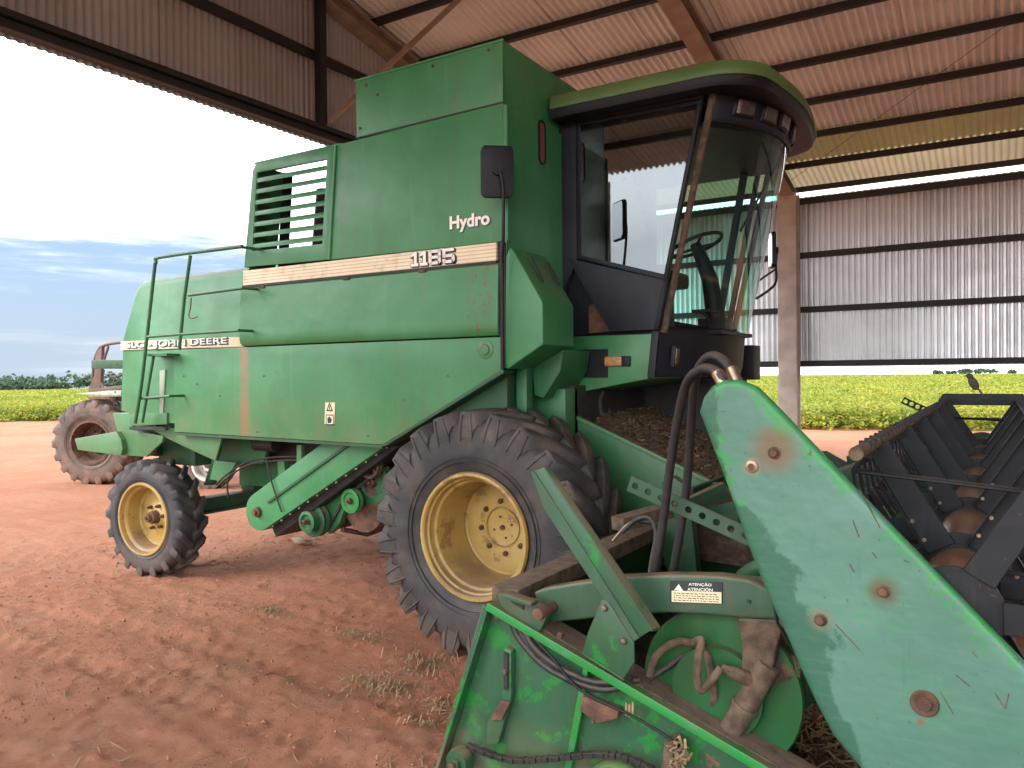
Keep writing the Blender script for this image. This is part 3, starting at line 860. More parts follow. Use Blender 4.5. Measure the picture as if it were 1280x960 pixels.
for k in range(4):
    a = k * math.pi / 2 + 0.4; c = Vector((0.07 * math.cos(a), 0.068, 0.07 * math.sin(a)))
    b = MB(); b.cyl(c, c + Vector((0, -0.01, 0)), 0.007, seg=6); o = b.build('hub_screw', M['rust'], None); o.parent = fwl
b = MB(); b.cyl((0, 0.07, 0), (0, 0.045, 0), 0.016, seg=6)
o = b.build('hub_plug', M['rust'], None); o.parent = fwl
wheel_at(fwl, -2.73, 4.205, 0.765, 0, 0.1)
w2 = dup(fwl, cb); wheel_at(w2, -2.73, 6.70, 0.765, math.pi, 0.3)

# rear wheels
rw = empty('rear_wheel', parent=cb); rw.matrix_parent_inverse = Matrix.Translation((4.2, -5.45, 0))
tyre_mesh(0.526, 0.285, 0.315, 17, 0.042, 'tyre', M['rubber'], M['rubber'], rw, chev=-1, lw=0.027)
b = MB()
b.lathe([(0.322, -0.126), (0.327, -0.140), (0.319, -0.150), (0.304, -0.149), (0.297, -0.136), (0.291, -0.112), (0.273, -0.098), (0.266, -0.085), (0.262, 0.02), (0.245, 0.035), (0.16, 0.03), (0.12, 0.01), (0.075, 0.0), (0.07, -0.004), (0, -0.004)], (0, 0, 0), (0, 1, 0), 56)
rim = b.build('rim', M['yellow'], None, smooth=32); rim.parent = rw
b = MB(); b.lathe([(0.322, 0.126), (0.326, 0.144), (0.30, 0.147), (0.28, 0.10), (0.268, -0.05)], (0, 0, 0), (0, 1, 0), 40)
o = b.build('inner_rim', M['yellow'], None, smooth=32); o.parent = rw
b = MB(); b.cyl((0, 0.0, 0), (0, -0.065, 0), 0.062, 0.052, 20); b.cyl((0, -0.06, 0), (0, -0.10, 0), 0.034, 0.03, 14); b.cyl((0, -0.1, 0), (0, -0.115, 0), 0.014, seg=6)
o = b.build('hub', M['rust'], None, 0.003, 1); o.parent = rw
for k in range(6):
    a = 2 * math.pi * k / 6 + 0.35; c = Vector((0.105 * math.cos(a), 0.008, 0.105 * math.sin(a)))
    b = MB(); b.cyl(c, c + Vector((0, -0.035, 0)), 0.016, seg=6); b.cyl(c, c + Vector((0, -0.05, 0)), 0.008, seg=6)
    o = b.build('wheel_bolt', M['rust'], None); o.parent = rw
wheel_at(rw, -6.42, 4.255, 0.511, R(4), 0.2)
w2 = dup(rw, cb); wheel_at(w2, -6.42, 6.63, 0.511, math.pi + R(4), 0.5)

# axles and running gear
b = MB(); b.box(-6.48, -6.32, 4.45, 6.45, 0.47, 0.49); b.box(-6.48, -6.32, 4.45, 6.45, 0.60, 0.62); b.box(-6.41, -6.39, 4.45, 6.45, 0.49, 0.60)
b.box(-6.46, -6.34, 4.43, 4.50, 0.42, 0.68)
b.build('rear_axle', M['green_dark'], cb, 0.004)
b = MB(); b.box(-6.5, -6.3, 5.25, 5.65, 0.62, 1.05); b.build('axle_pivot', M['green_dark'], cb, 0.01)
b = MB(); b.cyl((-2.73, 4.40, 0.765), (-2.73, 6.5, 0.765), 0.13, seg=20); b.box(-2.95, -2.5, 4.62, 4.80, 0.55, 1.15); b.box(-2.95, -2.5, 6.1, 6.3, 0.55, 1.15); b.cyl((-2.73, 4.38, 0.765), (-2.73, 4.6, 0.765), 0.2, 0.22, 20)
b.build('front_axle', M['green_dark'], cb, 0.01)
b = MB(); b.box(-3.35, -2.45, 4.75, 6.2, 1.12, 1.68); b.box(-5.95, -3.3, 4.72, 6.35, 1.0, 1.36); b.box(-4.6, -3.45, 4.62, 6.35, 0.72, 1.02)
b.build('chassis', M['dark'], cb, 0.01)
b = MB(); b.box(-6.6, -2.72, 4.32, 6.65, 1.33, 2.58); b.build('body_core', M['green_dark'], cb)

# rear hood
b = MB()
hood = [(-6.93, 1.46), (-6.885, 2.11), (-6.70, 2.56), (-6.66, 2.62), (-6.60, 2.655), (-6.5, 2.665), (-5.16, 2.665), (-5.16, 1.36), (-6.3, 1.36)]
yc = 5.46
def shrink(p, f): return p
v = []
for (yy, dzz, dxx) in ((S + 0.035, -0.085, 0.03), (S + 0.05, -0.045, 0.015), (S + 0.09, -0.012, 0.004), (S + 0.16, 0.0, 0.0), (S2 - 0.16, 0.0, 0.0), (S2 - 0.09, -0.012, 0.004), (S2 - 0.05, -0.045, 0.015), (S2 - 0.035, -0.085, 0.03)):
    ring_ = []
    for (x, z) in hood:
        k = 1.0 if z > 2.3 else 0.0
        kx = 1.0 if x < -6.4 else 0.0
        ring_.append(b.bm.verts.new((x + dxx * kx, yy, z + dzz * k)))
    v.append(ring_)
for A, B in zip(v, v[1:]):
    for i in range(len(hood)):
        j = (i + 1) % len(hood)
        b.bm.faces.new((A[i], A[j], B[j], B[i]))
b.bm.faces.new(v[0]); b.bm.faces.new(v[-1][::-1])
rh = b.build('rear_hood', M['green'], cb, smooth=34)

# lower side panel
b = MB()
b.xz([(-6.062, 1.288), (-3.692, 1.27), (-2.70, 1.775), (-2.675, 1.80), (-2.678, 2.0), (-6.062, 2.0)], S, S + 0.03)
b.build('lower_side_panel', M['green_low'], cb, 0.008)
b = MB(); b.xz([(-3.70, 1.262), (-3.66, 1.262), (-2.668, 1.768), (-2.668, 1.79), (-2.69, 1.79)], S - 0.006, S + 0.12); b.build('panel_edge_strip', M['green_dark'], cb, 0.003)
b = MB(); b.xz([(-6.062, 1.262), (-3.70, 1.247), (-3.70, 1.268), (-6.062, 1.284)], S + 0.005, S + 0.2); b.build('panel_bottom_flange', M['green_dark'], cb)

# middle bulged panel
prof = [(S + 0.01, 2.478), (S - 0.012, 2.474), (S - 0.018, 2.46), (S - 0.036, 2.10), (S - 0.036, 2.06), (S - 0.029, 2.028), (S - 0.012, 2.010), (S + 0.03, 2.004), (S + 0.03, 2.478)]
b = MB(); b.yz(prof, -5.163, -2.69); b.build('middle_side_panel', M['green_mid'], cb, 0.02, 3, ang=40)

# stripes
def stripe_mat(name, z0, z1, n):
    k = NT(name)
    x, y, z = k.sep(k.pos)
    t = k.math('FRACT', k.math('MULTIPLY', k.math('SUBTRACT', z, z0), n / (z1 - z0)))
    ln = k.math('LESS_THAN', t, 0.25)
    c = k.mix(k.rng(k.noise(3, 5), 0.35, 0.7), (0.66, 0.57, 0.38), (0.74, 0.66, 0.47))
    c = k.mix(k.math('MULTIPLY', ln, 0.55), c, (0.30, 0.17, 0.06))
    c = k.mix(k.math('MULTIPLY', k.rng(k.noise(7, 6, 0.7), 0.5, 0.68), 0.45), c, (0.33, 0.20, 0.10))
    return k.fin(c, 0.45)
b = MB(); b.xz([(-5.135, 2.490), (-2.71, 2.484), (-2.71, 2.604), (-5.135, 2.612)], S - 0.012, S + 0.02)
st = b.build('stripe_decal', stripe_mat('upper_stripe', 2.488, 2.608, 5), cb, 0.004, 1)
xa, xb = (-3.412, 2.550)[0], (-3.027, 2.517)[0]
for k in range(3):
    digits('1185', 'lettering_shadow', M['ink'], st, xa + 0.008 * k - 0.005, xb + 0.008 * k + 0.003, 2.500 - 0.004 * k, 2.602 - 0.004 * k, S - 0.0128 - 0.0001 * k, (0.75, 0.75, 1.1, 1.1), 0.26)
digits('1185', 'lettering', M['white'], st, xa, xb, 2.503, 2.600, S - 0.0150, (0.75, 0.75, 1.1, 1.1), 0.20)
b = MB(); b.xz([(-5.13, 2.474), (-2.71, 2.468), (-2.71, 2.486), (-5.13, 2.492)], S - 0.02, S + 0.02); b.build('shadow_line_strip', M['dark'], cb)  # dark strip painting the shadow line beneath the stripe
b = MB(); b.xz([(-6.872, 2.018), (-5.17, 2.003), (-5.17, 2.086), (-6.872, 2.10)], S + 0.018, S + 0.04)
st2 = b.build('stripe_decal', stripe_mat('rear_stripe', 2.01, 2.095, 5), cb, 0.003, 1)
xa, xb = (-6.784, 2.044)[0], (-5.375, 2.032)[0]
for k in range(4): text('SLC - JOHN DEERE', 'lettering_shadow', M['ink'], st2, xa - 0.006 + 0.007 * k, xb + 0.004 + 0.007 * k, 2.016 - 0.003 * k, 2.093 - 0.003 * k, S + 0.0170 - 0.0001 * k, 0.045)
text('SLC - JOHN DEERE', 'lettering', M['white'], st2, xa, xb, 2.020, 2.090, S + 0.0155, 0.012)

# upper panel, louvred engine panel, grain tank
up_ = [(-4.178, 2.618), (-4.100, 3.455), (-2.66, 3.478), (-2.66, 2.606)]
b = MB(); b.xz(up_, S, S + 0.03); upn = b.build('upper_side_panel', M['green'], cb, 0.008)
text('Hydro', 'lettering_shadow', M['ink'], upn, (-3.077, 2.777)[0], (-2.753, 2.741)[0], (-2.916, 2.702)[1] - 0.012, (-2.915, 2.817)[1] - 0.01, S - 0.0012, 0.045)
text('Hydro', 'lettering', M['white'], upn, (-3.084, 2.778)[0], (-2.766, 2.743)[0], (-2.916, 2.707)[1] - 0.008, (-2.915, 2.817)[1] - 0.005, S - 0.002, 0.035)
b = MB(); b.tube([(-4.185, S - 0.004, 2.62), (-4.107, S - 0.004, 3.45)], 0.011, 8); b.build('panel_hinge', M['green'], cb)
outer = [(-5.133, 2.640), (-5.02, 3.40), (-4.97, 3.452), (-4.124, 3.458), (-4.198, 2.622)]
inner = [(-5.035, 2.762), (-4.968, 3.372), (-4.95, 3.376), (-4.205, 3.364), (-4.262, 2.745)]
b = MB(); b.ring([(x, S, z) for x, z in outer], [(x, S, z) for x, z in inner], (0, 0.03, 0))
lp = b.build('engine_panel', M['green'], cb, 0.006)
for k in range(7):
    z = 2.80 + 0.086 * k
    xl = -5.035 + 0.067 * (z - 2.762) / 0.61; xr = -4.262 + 0.057 * (z - 2.745) / 0.62
    b = MB(); dz_ = -0.012
    b.ext([(xl - 0.01, S + 0.004, z - 0.020), (xl - 0.01, S + 0.060, z + 0.022), (xl - 0.01, S + 0.060, z + 0.034), (xl - 0.01, S + 0.002, z + 0.016)], (xr - xl + 0.02, 0, dz_))
    b.build('louvre_slat', M['green'], lp, 0.002, 1)
# engine bay behind the louvres
b = MB(); b.box(-4.22, -4.05, 4.4, 6.5, 2.64, 3.43); b.box(-5.05, -4.3, 4.55, 6.4, 2.64, 2.74); b.build('engine_block', M['dark'], cb, 0.01)
b = MB(); b.bar((-5.04, 4.52, 2.66), (-4.97, 4.52, 3.44), 0.07, 0.05, (0, 1, 0)); b.build('engine_bay_post', M['dark'], cb)
b = MB(); b.cyl((-4.63, 4.62, 2.72), (-4.56, 4.62, 3.26), 0.13, seg=20); b.build('air_cleaner', M['dark'], cb, 0.01)
b = MB(); b.cyl((-4.62, 4.42, 2.70), (-4.40, 4.42, 2.86), 0.035, seg=12); b.build('air_intake_pipe', M['dark'], cb)
b = MB(); b.xy([(-5.0, S + 0.005), (-4.06, S + 0.005), (-4.06, S + 0.22), (-5.0, S + 0.22)], 3.445, 3.462); b.build('engine_deck', M['green'], cb)
b = MB(); b.xz([(-5.133, 2.64), (-5.11, 2.64), (-4.985, 3.44), (-5.005, 3.44)], S + 0.01, S + 0.30); b.build('engine_panel_return', M['green'], cb)
b = MB(); b.box(-5.12, -4.1, S2 - 0.03, S2, 2.60, 2.95); b.box(-5.15, -2.66, S2 - 0.03, S2, 1.29, 2.60); b.build('far_side_panel', M['green'], cb)
# grain tank
b = MB(); b.box(-4.07, -2.665, S + 0.035, 6.69, 2.60, 3.462); b.build('grain_tank', M['green_deep'], cb)
b = MB()
for (x0, x1, y0, y1) in ((-3.915, -2.663, S + 0.008, S + 0.028), (-3.915, -2.663, 6.68, 6.70), (-3.915, -3.895, S + 0.028, 6.68), (-2.683, -2.663, S + 0.028, 6.68)):
    b.box(x0, x1, y0, y1, 3.466, 3.888)
b.box(-3.93, -2.655, S + 0.0, S + 0.02, 3.876, 3.893)
te = b.build('tank_extension', M['green'], cb, 0.006)
b = MB(); b.xz([(-3.92, 3.466), (-2.664, 3.484), (-2.664, 3.494), (-3.92, 3.476)], S + 0.002, S + 0.01); b.build('seam', M['dark'], te)
def obround(y, z, w, h, n=8):
    pts = []
    for k in range(n + 1):
        a = math.pi * k / n; pts.append((y + w * math.cos(a), z + h - w + w * math.sin(a)))
    for k in range(n + 1):
        a = math.pi + math.pi * k / n; pts.append((y + w * math.cos(a), z - h + w + w * math.sin(a)))
    return pts
XT = -2.66
b = MB(); b.yz([(S + 0.0, 2.0), (6.70, 2.0), (6.70, 3.476), (S + 0.0, 3.476)], XT, XT + 0.02)
tf = b.build('tank_front', M['green'], cb, 0.012)
g_o = obround(4.66, 3.345, 0.048, 0.152); g_i = obround(4.66, 3.345, 0.037, 0.141)
b = MB(); b.ring([(XT + 0.018, y, z) for y, z in g_o], [(XT + 0.018, y, z) for y, z in g_i], (0.012, 0, 0)); b.build('window_gasket', M['black'], tf)
wp = NT('tank_window_pane'); b = MB(); b.yz(g_i, XT + 0.019, XT + 0.024); b.build('window_pane', wp.fin((0.17, 0.085, 0.06), 0.25), tf)  # pane colour carries the pinkish brown of the reflected roof
b = MB(); b.tube([(XT + 0.012, S + 0.018, 2.61), (XT + 0.012, S + 0.018, 3.47)], 0.02, 10); b.build('corner_post', M['green'], cb)
b = MB(); b.box(-2.688, -2.645, S - 0.012, S + 0.03, 1.80, 2.60); b.build('rubber_seal', M['blackrub'], cb, 0.006)

# step box in front of the tank
sb = [(-2.642, 2.501), (-2.617, 2.555), (-2.593, 2.557), (-2.376, 2.207), (-2.376, 1.940), (-2.637, 1.790), (-2.661, 1.810)]
b = MB(); b.xz(sb, S - 0.01, S + 0.41); b.build('battery_box', M['green_mid'], cb, 0.02, 3)
b = MB(); b.xz([(-2.64, 1.80), (-2.40, 1.92), (-2.42, 1.78), (-2.55, 1.60), (-2.62, 1.62)], S + 0.30, S + 0.70); b.build('battery_box_bracket', M['green_deep'], cb, 0.008)
for p0, p1 in (((-2.52, 4.30, 2.50), (-2.43, 4.30, 2.34)), ((-2.52, 4.52, 2.50), (-2.43, 4.52, 2.34))):
    b = MB(); b.bar(p0, p1, 0.012, 0.012, (0, 1, 0)); b.build('box_slit', M['dark'], cb)  # thin dark bars standing in for slits in the box

# ---- cab
cab = empty('cab', parent=cb, loc=(-2.1, 5.75, 2.0))
YN, YF = CAB, 6.55
def front_x(y, z, b_=0.31):
    e = (y - 5.75) / 0.80
    t = (z - 2.05) / 1.337
    return (-1.89 + 0.302 * t) + b_ * (1 - abs(e) ** 2.05)
def front_surf(z0, z1, off, n=24, mth=8, y0=YN, y1=YF, thick=0.012):
    b = MB()
    ys = [y0 + (y1 - y0) * k / n for k in range(n + 1)]; zs = [z0 + (z1 - z0) * k / mth for k in range(mth + 1)]
    for o2 in (off, off - thick):
        pass
    g0 = [[b.bm.verts.new((front_x(y, z) + off, y, z)) for y in ys] for z in zs]
    g1 = [[b.bm.verts.new((front_x(y, z) + off - thick, y, z)) for y in ys] for z in zs]
    for g, fl in ((g0, 0), (g1, 1)):
        for i in range(mth):
            for k in range(n):
                q = (g[i][k], g[i][k + 1], g[i + 1][k + 1], g[i + 1][k])
                b.bm.faces.new(q if not fl else q[::-1])
    def edge(A, B):
        for k in range(len(A) - 1): b.bm.faces.new((A[k], B[k], B[k + 1], A[k + 1]))
    edge(g0[0], g1[0]); edge(g1[-1], g0[-1]); edge([r[0] for r in g1], [r[0] for r in g0]); edge([r[-1] for r in g0], [r[-1] for r in g1])
    return b
# windscreen: one thin curved pane
b = MB(); n = 28; mth = 6
zs = [2.07 + (3.395 - 2.07) * k / mth for k in range(mth + 1)]; ys = [YN + 0.03 + (YF - YN - 0.06) * k / n for k in range(n + 1)]
g = [[b.bm.verts.new((front_x(y, z), y, z)) for y in ys] for z in zs]
for i in range(mth):
    for k in range(n): b.bm.faces.new((g[i][k], g[i][k + 1], g[i + 1][k + 1], g[i + 1][k]))
b.build('windscreen', M['screen'], cab, smooth=80)
b = front_surf(3.395, 3.585, 0.008); vis = b.build('lamp_band', M['charcoal'], cab, smooth=60)
b = front_surf(3.385, 3.405, 0.016); b.build('windscreen_seal', M['black'], cab, smooth=60)
for yc_ in (5.17, 5.40, 5.62, 5.90, 6.12, 6.34):
    hw, z0, z1 = 0.078, 3.435, 3.545
    b = front_surf(z0, z1, 0.030, 4, 2, yc_ - hw, yc_ + hw, 0.02); lm = b.build('work_lamp', M['black'], vis, 0.004, 1, smooth=40)
    b = front_surf(z0 + 0.014, z1 - 0.014, 0.034, 4, 2, yc_ - hw + 0.014, yc_ + hw - 0.014, 0.01); b.build('lens', M['lens'], lm, smooth=60)
# front pillars
for (y, nm) in ((YN + 0.012, 'mud'), (YF - 0.012, 'navy')):
    b = MB(); b.tube([(front_x(y, 2.03) + 0.0, y, 2.03), (front_x(y, 3.56), y, 3.56)], 0.024, 8); b.build('front_pillar', M[nm], cab)
# near side: door with slanted window, rear post and recessed lower panel
b = MB(); b.xz([(-2.66, 2.30), (-2.525, 2.575), (-2.525, 3.60), (-2.66, 3.60)], YN + 0.0, YN + 0.05); b.build('rear_post', M['charcoal'], cab, 0.006)
b = MB(); b.xz([(-2.525, 3.545), (-1.60, 3.535), (-1.585, 3.60), (-2.525, 3.61)], YN, YN + 0.05); b.build('door_header', M['charcoal'], cab, 0.006)
b = MB(); b.xz([(-2.60, 2.59), (-2.52, 2.565), (-1.85, 2.372), (-1.915, 2.05), (-2.27, 2.05)], YN - 0.008, YN + 0.04); dr = b.build('door_panel', M['charcoal'], cab, 0.006)
b = MB(); b.xz([(-2.66, 2.58), (-2.60, 2.59), (-2.27, 2.05), (-2.66, 2.03)], YN + 0.06, YN + 0.09); b.build('recess_panel', M['navy'], cab)
b = MB(); b.xz([(-2.45, 2.24), (-2.40, 2.26), (-2.275, 2.052), (-2.45, 2.045)], YN + 0.03, YN + 0.058); b.build('rust_gusset', M['rust'], cab, 0.003)
wo = [(-2.525, 2.578), (-2.525, 3.545), (-1.60, 3.535), (-1.855, 2.374)]
wi = [(-2.495, 2.60), (-2.495, 3.517), (-1.640, 3.506), (-1.878, 2.418)]
b = MB(); b.ring([(x, YN + 0.002, z) for x, z in wo], [(x, YN + 0.002, z) for x, z in wi], (0, 0.03, 0)); wf = b.build('door_window_frame', M['navy'], cab, 0.004)
b = MB(); b.face([(x, YN + 0.014, z) for x, z in wi]); b.build('door_window', M['glass'], wf, smooth=0)
b = MB(); b.bar((-1.613, YN - 0.002, 3.53), (-1.868, YN - 0.002, 2.36), 0.02, 0.03, (0, 1, 0)); b.bar((-1.868, YN - 0.002, 2.36), (-1.93, YN - 0.002, 2.05), 0.02, 0.03, (0, 1, 0)); b.build('door_edge', M['navy'], cab, 0.004)
# far side with its own window, rear wall
b = MB(); b.ring([(-2.66, YF - 0.02, 2.04), (-2.66, YF - 0.02, 3.60), (-1.60, YF - 0.02, 3.60), (-1.91, YF - 0.02, 2.04)], [(-2.55, YF - 0.02, 2.25), (-2.55, YF - 0.02, 3.50), (-1.66, YF - 0.02, 3.50), (-1.94, YF - 0.02, 2.12)], (0, 0.02, 0)); fs = b.build('far_side_frame', M['navy'], cab)
b = MB(); b.face([(-2.55, YF - 0.01, 2.25), (-2.55, YF - 0.01, 3.50), (-1.66, YF - 0.01, 3.50), (-1.94, YF - 0.01, 2.12)]); b.build('far_window', M['screen'], fs, smooth=0)
b = MB(); b.box(-2.655, -2.63, YN + 0.06, YF - 0.03, 2.03, 3.60); b.build('rear_wall', M['navy'], cab)
b = MB(); b.box(-2.62, -1.92, YN + 0.1, YF - 0.04, 2.03, 2.055); b.xy([(-1.93, 5.05), (-1.62, 5.4), (-1.60, 6.1), (-1.93, 6.5)], 2.03, 2.055); b.build('cab_floor', M['navy'], cab)
b = MB(); b.box(-2.62, -1.55, YN + 0.06, YF - 0.03, 3.50, 3.56); b.xy([(-2.62, 5.02), (-1.62, 5.02), (-1.38, 5.35), (-1.32, 5.75), (-1.38, 6.15), (-1.6, 6.5), (-2.62, 6.5)], 3.37, 3.40); b.build('headliner', M['black'], cab)
# seat, steering
b = MB(); b.box(-2.48, -2.06, 5.55, 6.0, 2.42, 2.54); b.box(-2.55, -2.44, 5.55, 6.0, 2.5, 3.08); b.box(-2.4, -2.14, 5.68, 5.88, 2.05, 2.42); b.build('seat', M['black'], cab, 0.035, 3)
b = MB(); b.tube([(-1.74, 5.68, 2.06), (-1.80, 5.69, 2.45), (-1.90, 5.70, 2.70)], [0.075, 0.06, 0.045], 14, 0); b.box(-1.86, -1.66, 5.58, 5.80, 2.055, 2.16); sc_ = b.build('steering_column', M['black'], cab, 0.008)
ax = Vector((-0.35, 0.03, 0.94)).normalized(); ctr = Vector((-1.91, 5.70, 2.715)); e1 = ax.orthogonal().normalized(); e2 = ax.cross(e1)
b = MB(); b.tube([ctr + (e1 * math.cos(a) + e2 * math.sin(a)) * 0.20 for a in [2 * math.pi * k / 28 for k in range(28)]], 0.014, 8, closed=True)
for a in (0.3, 2.4, 4.5): b.tube([ctr - ax * 0.02, ctr + (e1 * math.cos(a) + e2 * math.sin(a)) * 0.20], 0.011, 6)
b.cyl(ctr - ax * 0.03, ctr + ax * 0.01, 0.04, seg=12); b.build('steering_wheel', M['black'], cab)
b = MB(); b.tube([(-1.72, 5.35, 2.07), (-1.70, 5.33, 2.13), (-1.74, 5.32, 2.19)], 0.013, 8, 4); b.box(-1.80, -1.66, 5.28, 5.42, 2.18, 2.2); b.build('pedals', M['black'], cab)
b = MB(); b.tube([(-1.34, 6.0, 3.385), (-1.52, 5.5, 2.75)], 0.009, 6); b.tube([(-1.515, 5.5, 2.9), (-1.60, 5.5, 2.5)], 0.008, 6); b.build('wiper', M['black'], cab)
b = MB(); b.bar((-1.95, 6.35, 2.1), (-1.72, 6.42, 3.5), 0.09, 0.06); b.build('inner_pillar', M['black'], cab)
# roof
def outline(ins=0.0, xr=-2.62):
    pts = []
    y0, y1, xf, rr = 4.75 + ins, 6.75 - ins, -1.125 - ins, 0.36
    pts += [(xr, y0)]
    for k in range(9):
        a = -math.pi / 2 + (math.pi / 2 - 0.12) * k / 8
        pts.append((xf - 0.06 - rr + rr * math.cos(a), y0 + rr + rr * math.sin(a)))
    for k in range(1, 8):
        y = (y0 + rr) + (y1 - y0 - 2 * rr) * k / 8; e = (y - 5.75) / (1.0 - ins)
        pts.append((xf - 0.058 * (e / 0.62) ** 2 if abs(e) < 0.62 else xf - 0.06, y))
    for k in range(9):
        a = 0.12 + (math.pi / 2 - 0.12) * k / 8
        pts.append((xf - 0.06 - rr + rr * math.cos(a), y1 - rr + rr * math.sin(a)))
    pts += [(xr, y1)]
    return pts
def loft(layers):
    b = MB(); rs = [[b.bm.verts.new((x, y, z)) for x, y in pts] for pts, z in layers]
    for A, B in zip(rs, rs[1:]):
        for i in range(len(A)):
            j = (i + 1) % len(A); b.bm.faces.new((A[i], A[j], B[j], B[i]))
    b.bm.faces.new(rs[0][::-1]); b.bm.faces.new(rs[-1])
    return b
loft([(outline(0.0), 3.592), (outline(-0.004), 3.61), (outline(0.0), 3.64), (outline(0.012), 3.682), (outline(0.06), 3.704), (outline(0.3), 3.715)]).build('cab_roof', M['green_roof'], cab, smooth=50)
loft([(outline(0.20), 3.552), (outline(0.055), 3.528), (outline(0.022), 3.535), (outline(0.012), 3.560), (outline(0.008), 3.590)]).build('roof_visor', M['black'], cab, smooth=40)
# green skirt under the cab, with black plate and amber latch; dark curved front skirt
b = MB(); b.xz([(-2.66, 1.60), (-2.62, 2.025), (-1.95, 2.025), (-1.985, 1.72)], YN - 0.02, YF); cs = b.build('cab_base', M['green'], cab, 0.012)
q = [(-2.520, 1.931), (-2.278, 1.931), (-2.280, 1.732), (-2.521, 1.733)]
b = MB(); b.xz(q, YN - 0.028, YN - 0.018); b.build('black_plate', M['black'], cs, 0.003, 1)
q = [(-2.292, 1.876), (-2.167, 1.873), (-2.167, 1.813), (-2.293, 1.810)]
b = MB(); b.xz(q, YN - 0.05, YN - 0.02); b.build('latch', M['amber'], cs, 0.006)
q = [(-2.173, 1.879), (-2.108, 1.877), (-2.109, 1.807), (-2.173, 1.808)]
b = MB(); b.xz(q, YN - 0.045, YN - 0.02); b.build('latch_catch', M['black'], cs, 0.005)
b = MB()
n = 24; ys = [YN - 0.02 + (YF - YN + 0.04) * k / n for k in range(n + 1)]
rows = []
for z, off in ((1.735, -0.06), (1.74, -0.02), (1.80, 0.0), (1.96, 0.015), (2.02, 0.02), (2.05, 0.01), (2.07, -0.02)):
    rows.append([b.bm.verts.new((-1.925 + 0.30 * (1 - abs((y - 5.75) / 0.82) ** 2.05) + off, y, z)) for y in ys])
for A, B in zip(rows, rows[1:]):
    for k in range(n): b.bm.faces.new((A[k], A[k + 1], B[k + 1], B[k]))
fs2 = b.build('front_skirt', M['black'], cab, smooth=50)
b = MB(); b.bar((-1.965, YN - 0.022, 1.73), (-1.93, YN - 0.022, 2.04), 0.012, 0.05, (1, 0, 0)); b.build('skirt_trim', M['charcoal'], fs2, 0.004)
for y in (5.04, 6.44):
    x = -1.925 + 0.30 * (1 - abs((y - 5.75) / 0.82) ** 2.05)
    b = MB(); b.bar((x + 0.005, y, 1.80), (x + 0.02, y, 1.94), 0.09, 0.03, (1, 0, 0)); hl = b.build('headlight', M['black'], fs2, 0.006)
    b = MB(); b.bar((x + 0.018, y, 1.815), (x + 0.032, y, 1.925), 0.065, 0.015, (1, 0, 0)); b.build('lens', M['lens'], hl, 0.004)
b = MB(); b.box(-1.86, -1.68, 6.45, 6.66, 1.70, 1.985); b.build('side_lamp_box', M['black'], cab, 0.012)
b = MB(); b.box(-2.62, -1.75, 6.0, 6.5, 0.95, 1.72); b.box(-2.64, -2.52, 4.86, 6.4, 1.40, 1.66); b.build('dark_cavity_fill', M['dark'], cab)  # dark blocks added to paint the shaded cavity under the cab

# ---- mirrors
def mirror_at(c, facing, w, h, arm, name):
    c = Vector(c); f = Vector(facing).normalized(); s_ = f.cross(Vector((0, 0, 1))).normalized(); u_ = Vector((0, 0, 1))
    b = MB()
    pts = [(-0.5, -0.40), (-0.36, -0.5), (0.40, -0.5), (0.5, -0.42), (0.5, 0.40), (0.40, 0.5), (-0.42, 0.5), (-0.5, 0.42)]
    b.ext([c + s_ * a * w + u_ * d * h for a, d in pts], f * 0.035)
    mi = b.build(name, M['black'], cb, 0.009, 2)
    b = MB(); b.ext([c + s_ * a * w * 0.9 + u_ * d * h * 0.92 - f * 0.002 for a, d in pts], f * -0.003); b.build('mirror_glass', M['mirror'], mi, smooth=0)
    b = MB(); b.cyl(c + f * 0.03, c + f * 0.065, 0.03, seg=12); b.tube(arm, 0.011, 8, 4); b.build('mirror_arm', M['black'], mi)
mc = Vector((-2.618, 4.060, 3.005))
mirror_at(mc, (0.62, -0.78, 0.02), 0.205, 0.32, [mc + Vector((0.05, -0.045, 0)), (-2.554, 4.030, 2.896), (-2.576, 4.060, 2.586), (-2.621, 4.120, 2.449), (-2.644, 4.150, 2.102), (-2.660, 4.170, 1.790)], 'rear_view_mirror')
mc2 = Vector((-1.676, 7.000, 2.827))
mirror_at(mc2, (0.75, 0.35, 0.0), 0.15, 0.31, [mc2 + Vector((0.05, 0.02, -0.02)), (-1.634, 7.020, 2.707), (-1.630, 7.000, 2.551), (-1.660, 6.900, 2.475), (-1.693, 6.600, 2.377)], 'rear_view_mirror')
b = MB(); b.tube([(-1.629, 7.000, 2.662), (-1.685, 6.600, 2.516)], 0.009, 6); b.build('mirror_stay', M['black'], cb)

# ---- feeder house under the cab
b = MB(); b.xz([(-2.60, 1.50), (-2.48, 1.46), (-1.36, 1.00), (-1.32, 0.42), (-2.45, 0.62)], 4.80, 4.825); fh = b.build('feeder_house', M['green_deep'], cb, 0.004)
b = MB(); b.xz([(-2.60, 1.50), (-2.48, 1.46), (-1.36, 1.00), (-1.32, 0.42), (-2.45, 0.62)], 6.02, 6.045); b.xz([(-2.6, 1.38), (-2.48, 1.33), (-1.36, 0.90), (-1.36, 0.86), (-2.48, 1.28)], 4.825, 6.02); b.xz([(-2.45, 0.66), (-1.34, 0.47), (-1.34, 0.44), (-2.45, 0.62)], 4.825, 6.02); b.build('feeder_shell', M['green_dark'], fh)
b = MB(); b.xz([(-2.52, 1.47), (-2.50, 1.49), (-1.35, 1.015), (-1.36, 0.99)], 4.785, 4.83); b.build('feeder_rail', M['green'], fh, 0.003)
nx, ny = 60, 40
X, Y = np.meshgrid(np.linspace(-2.58, -1.33, nx), np.linspace(4.83, 6.02, ny))
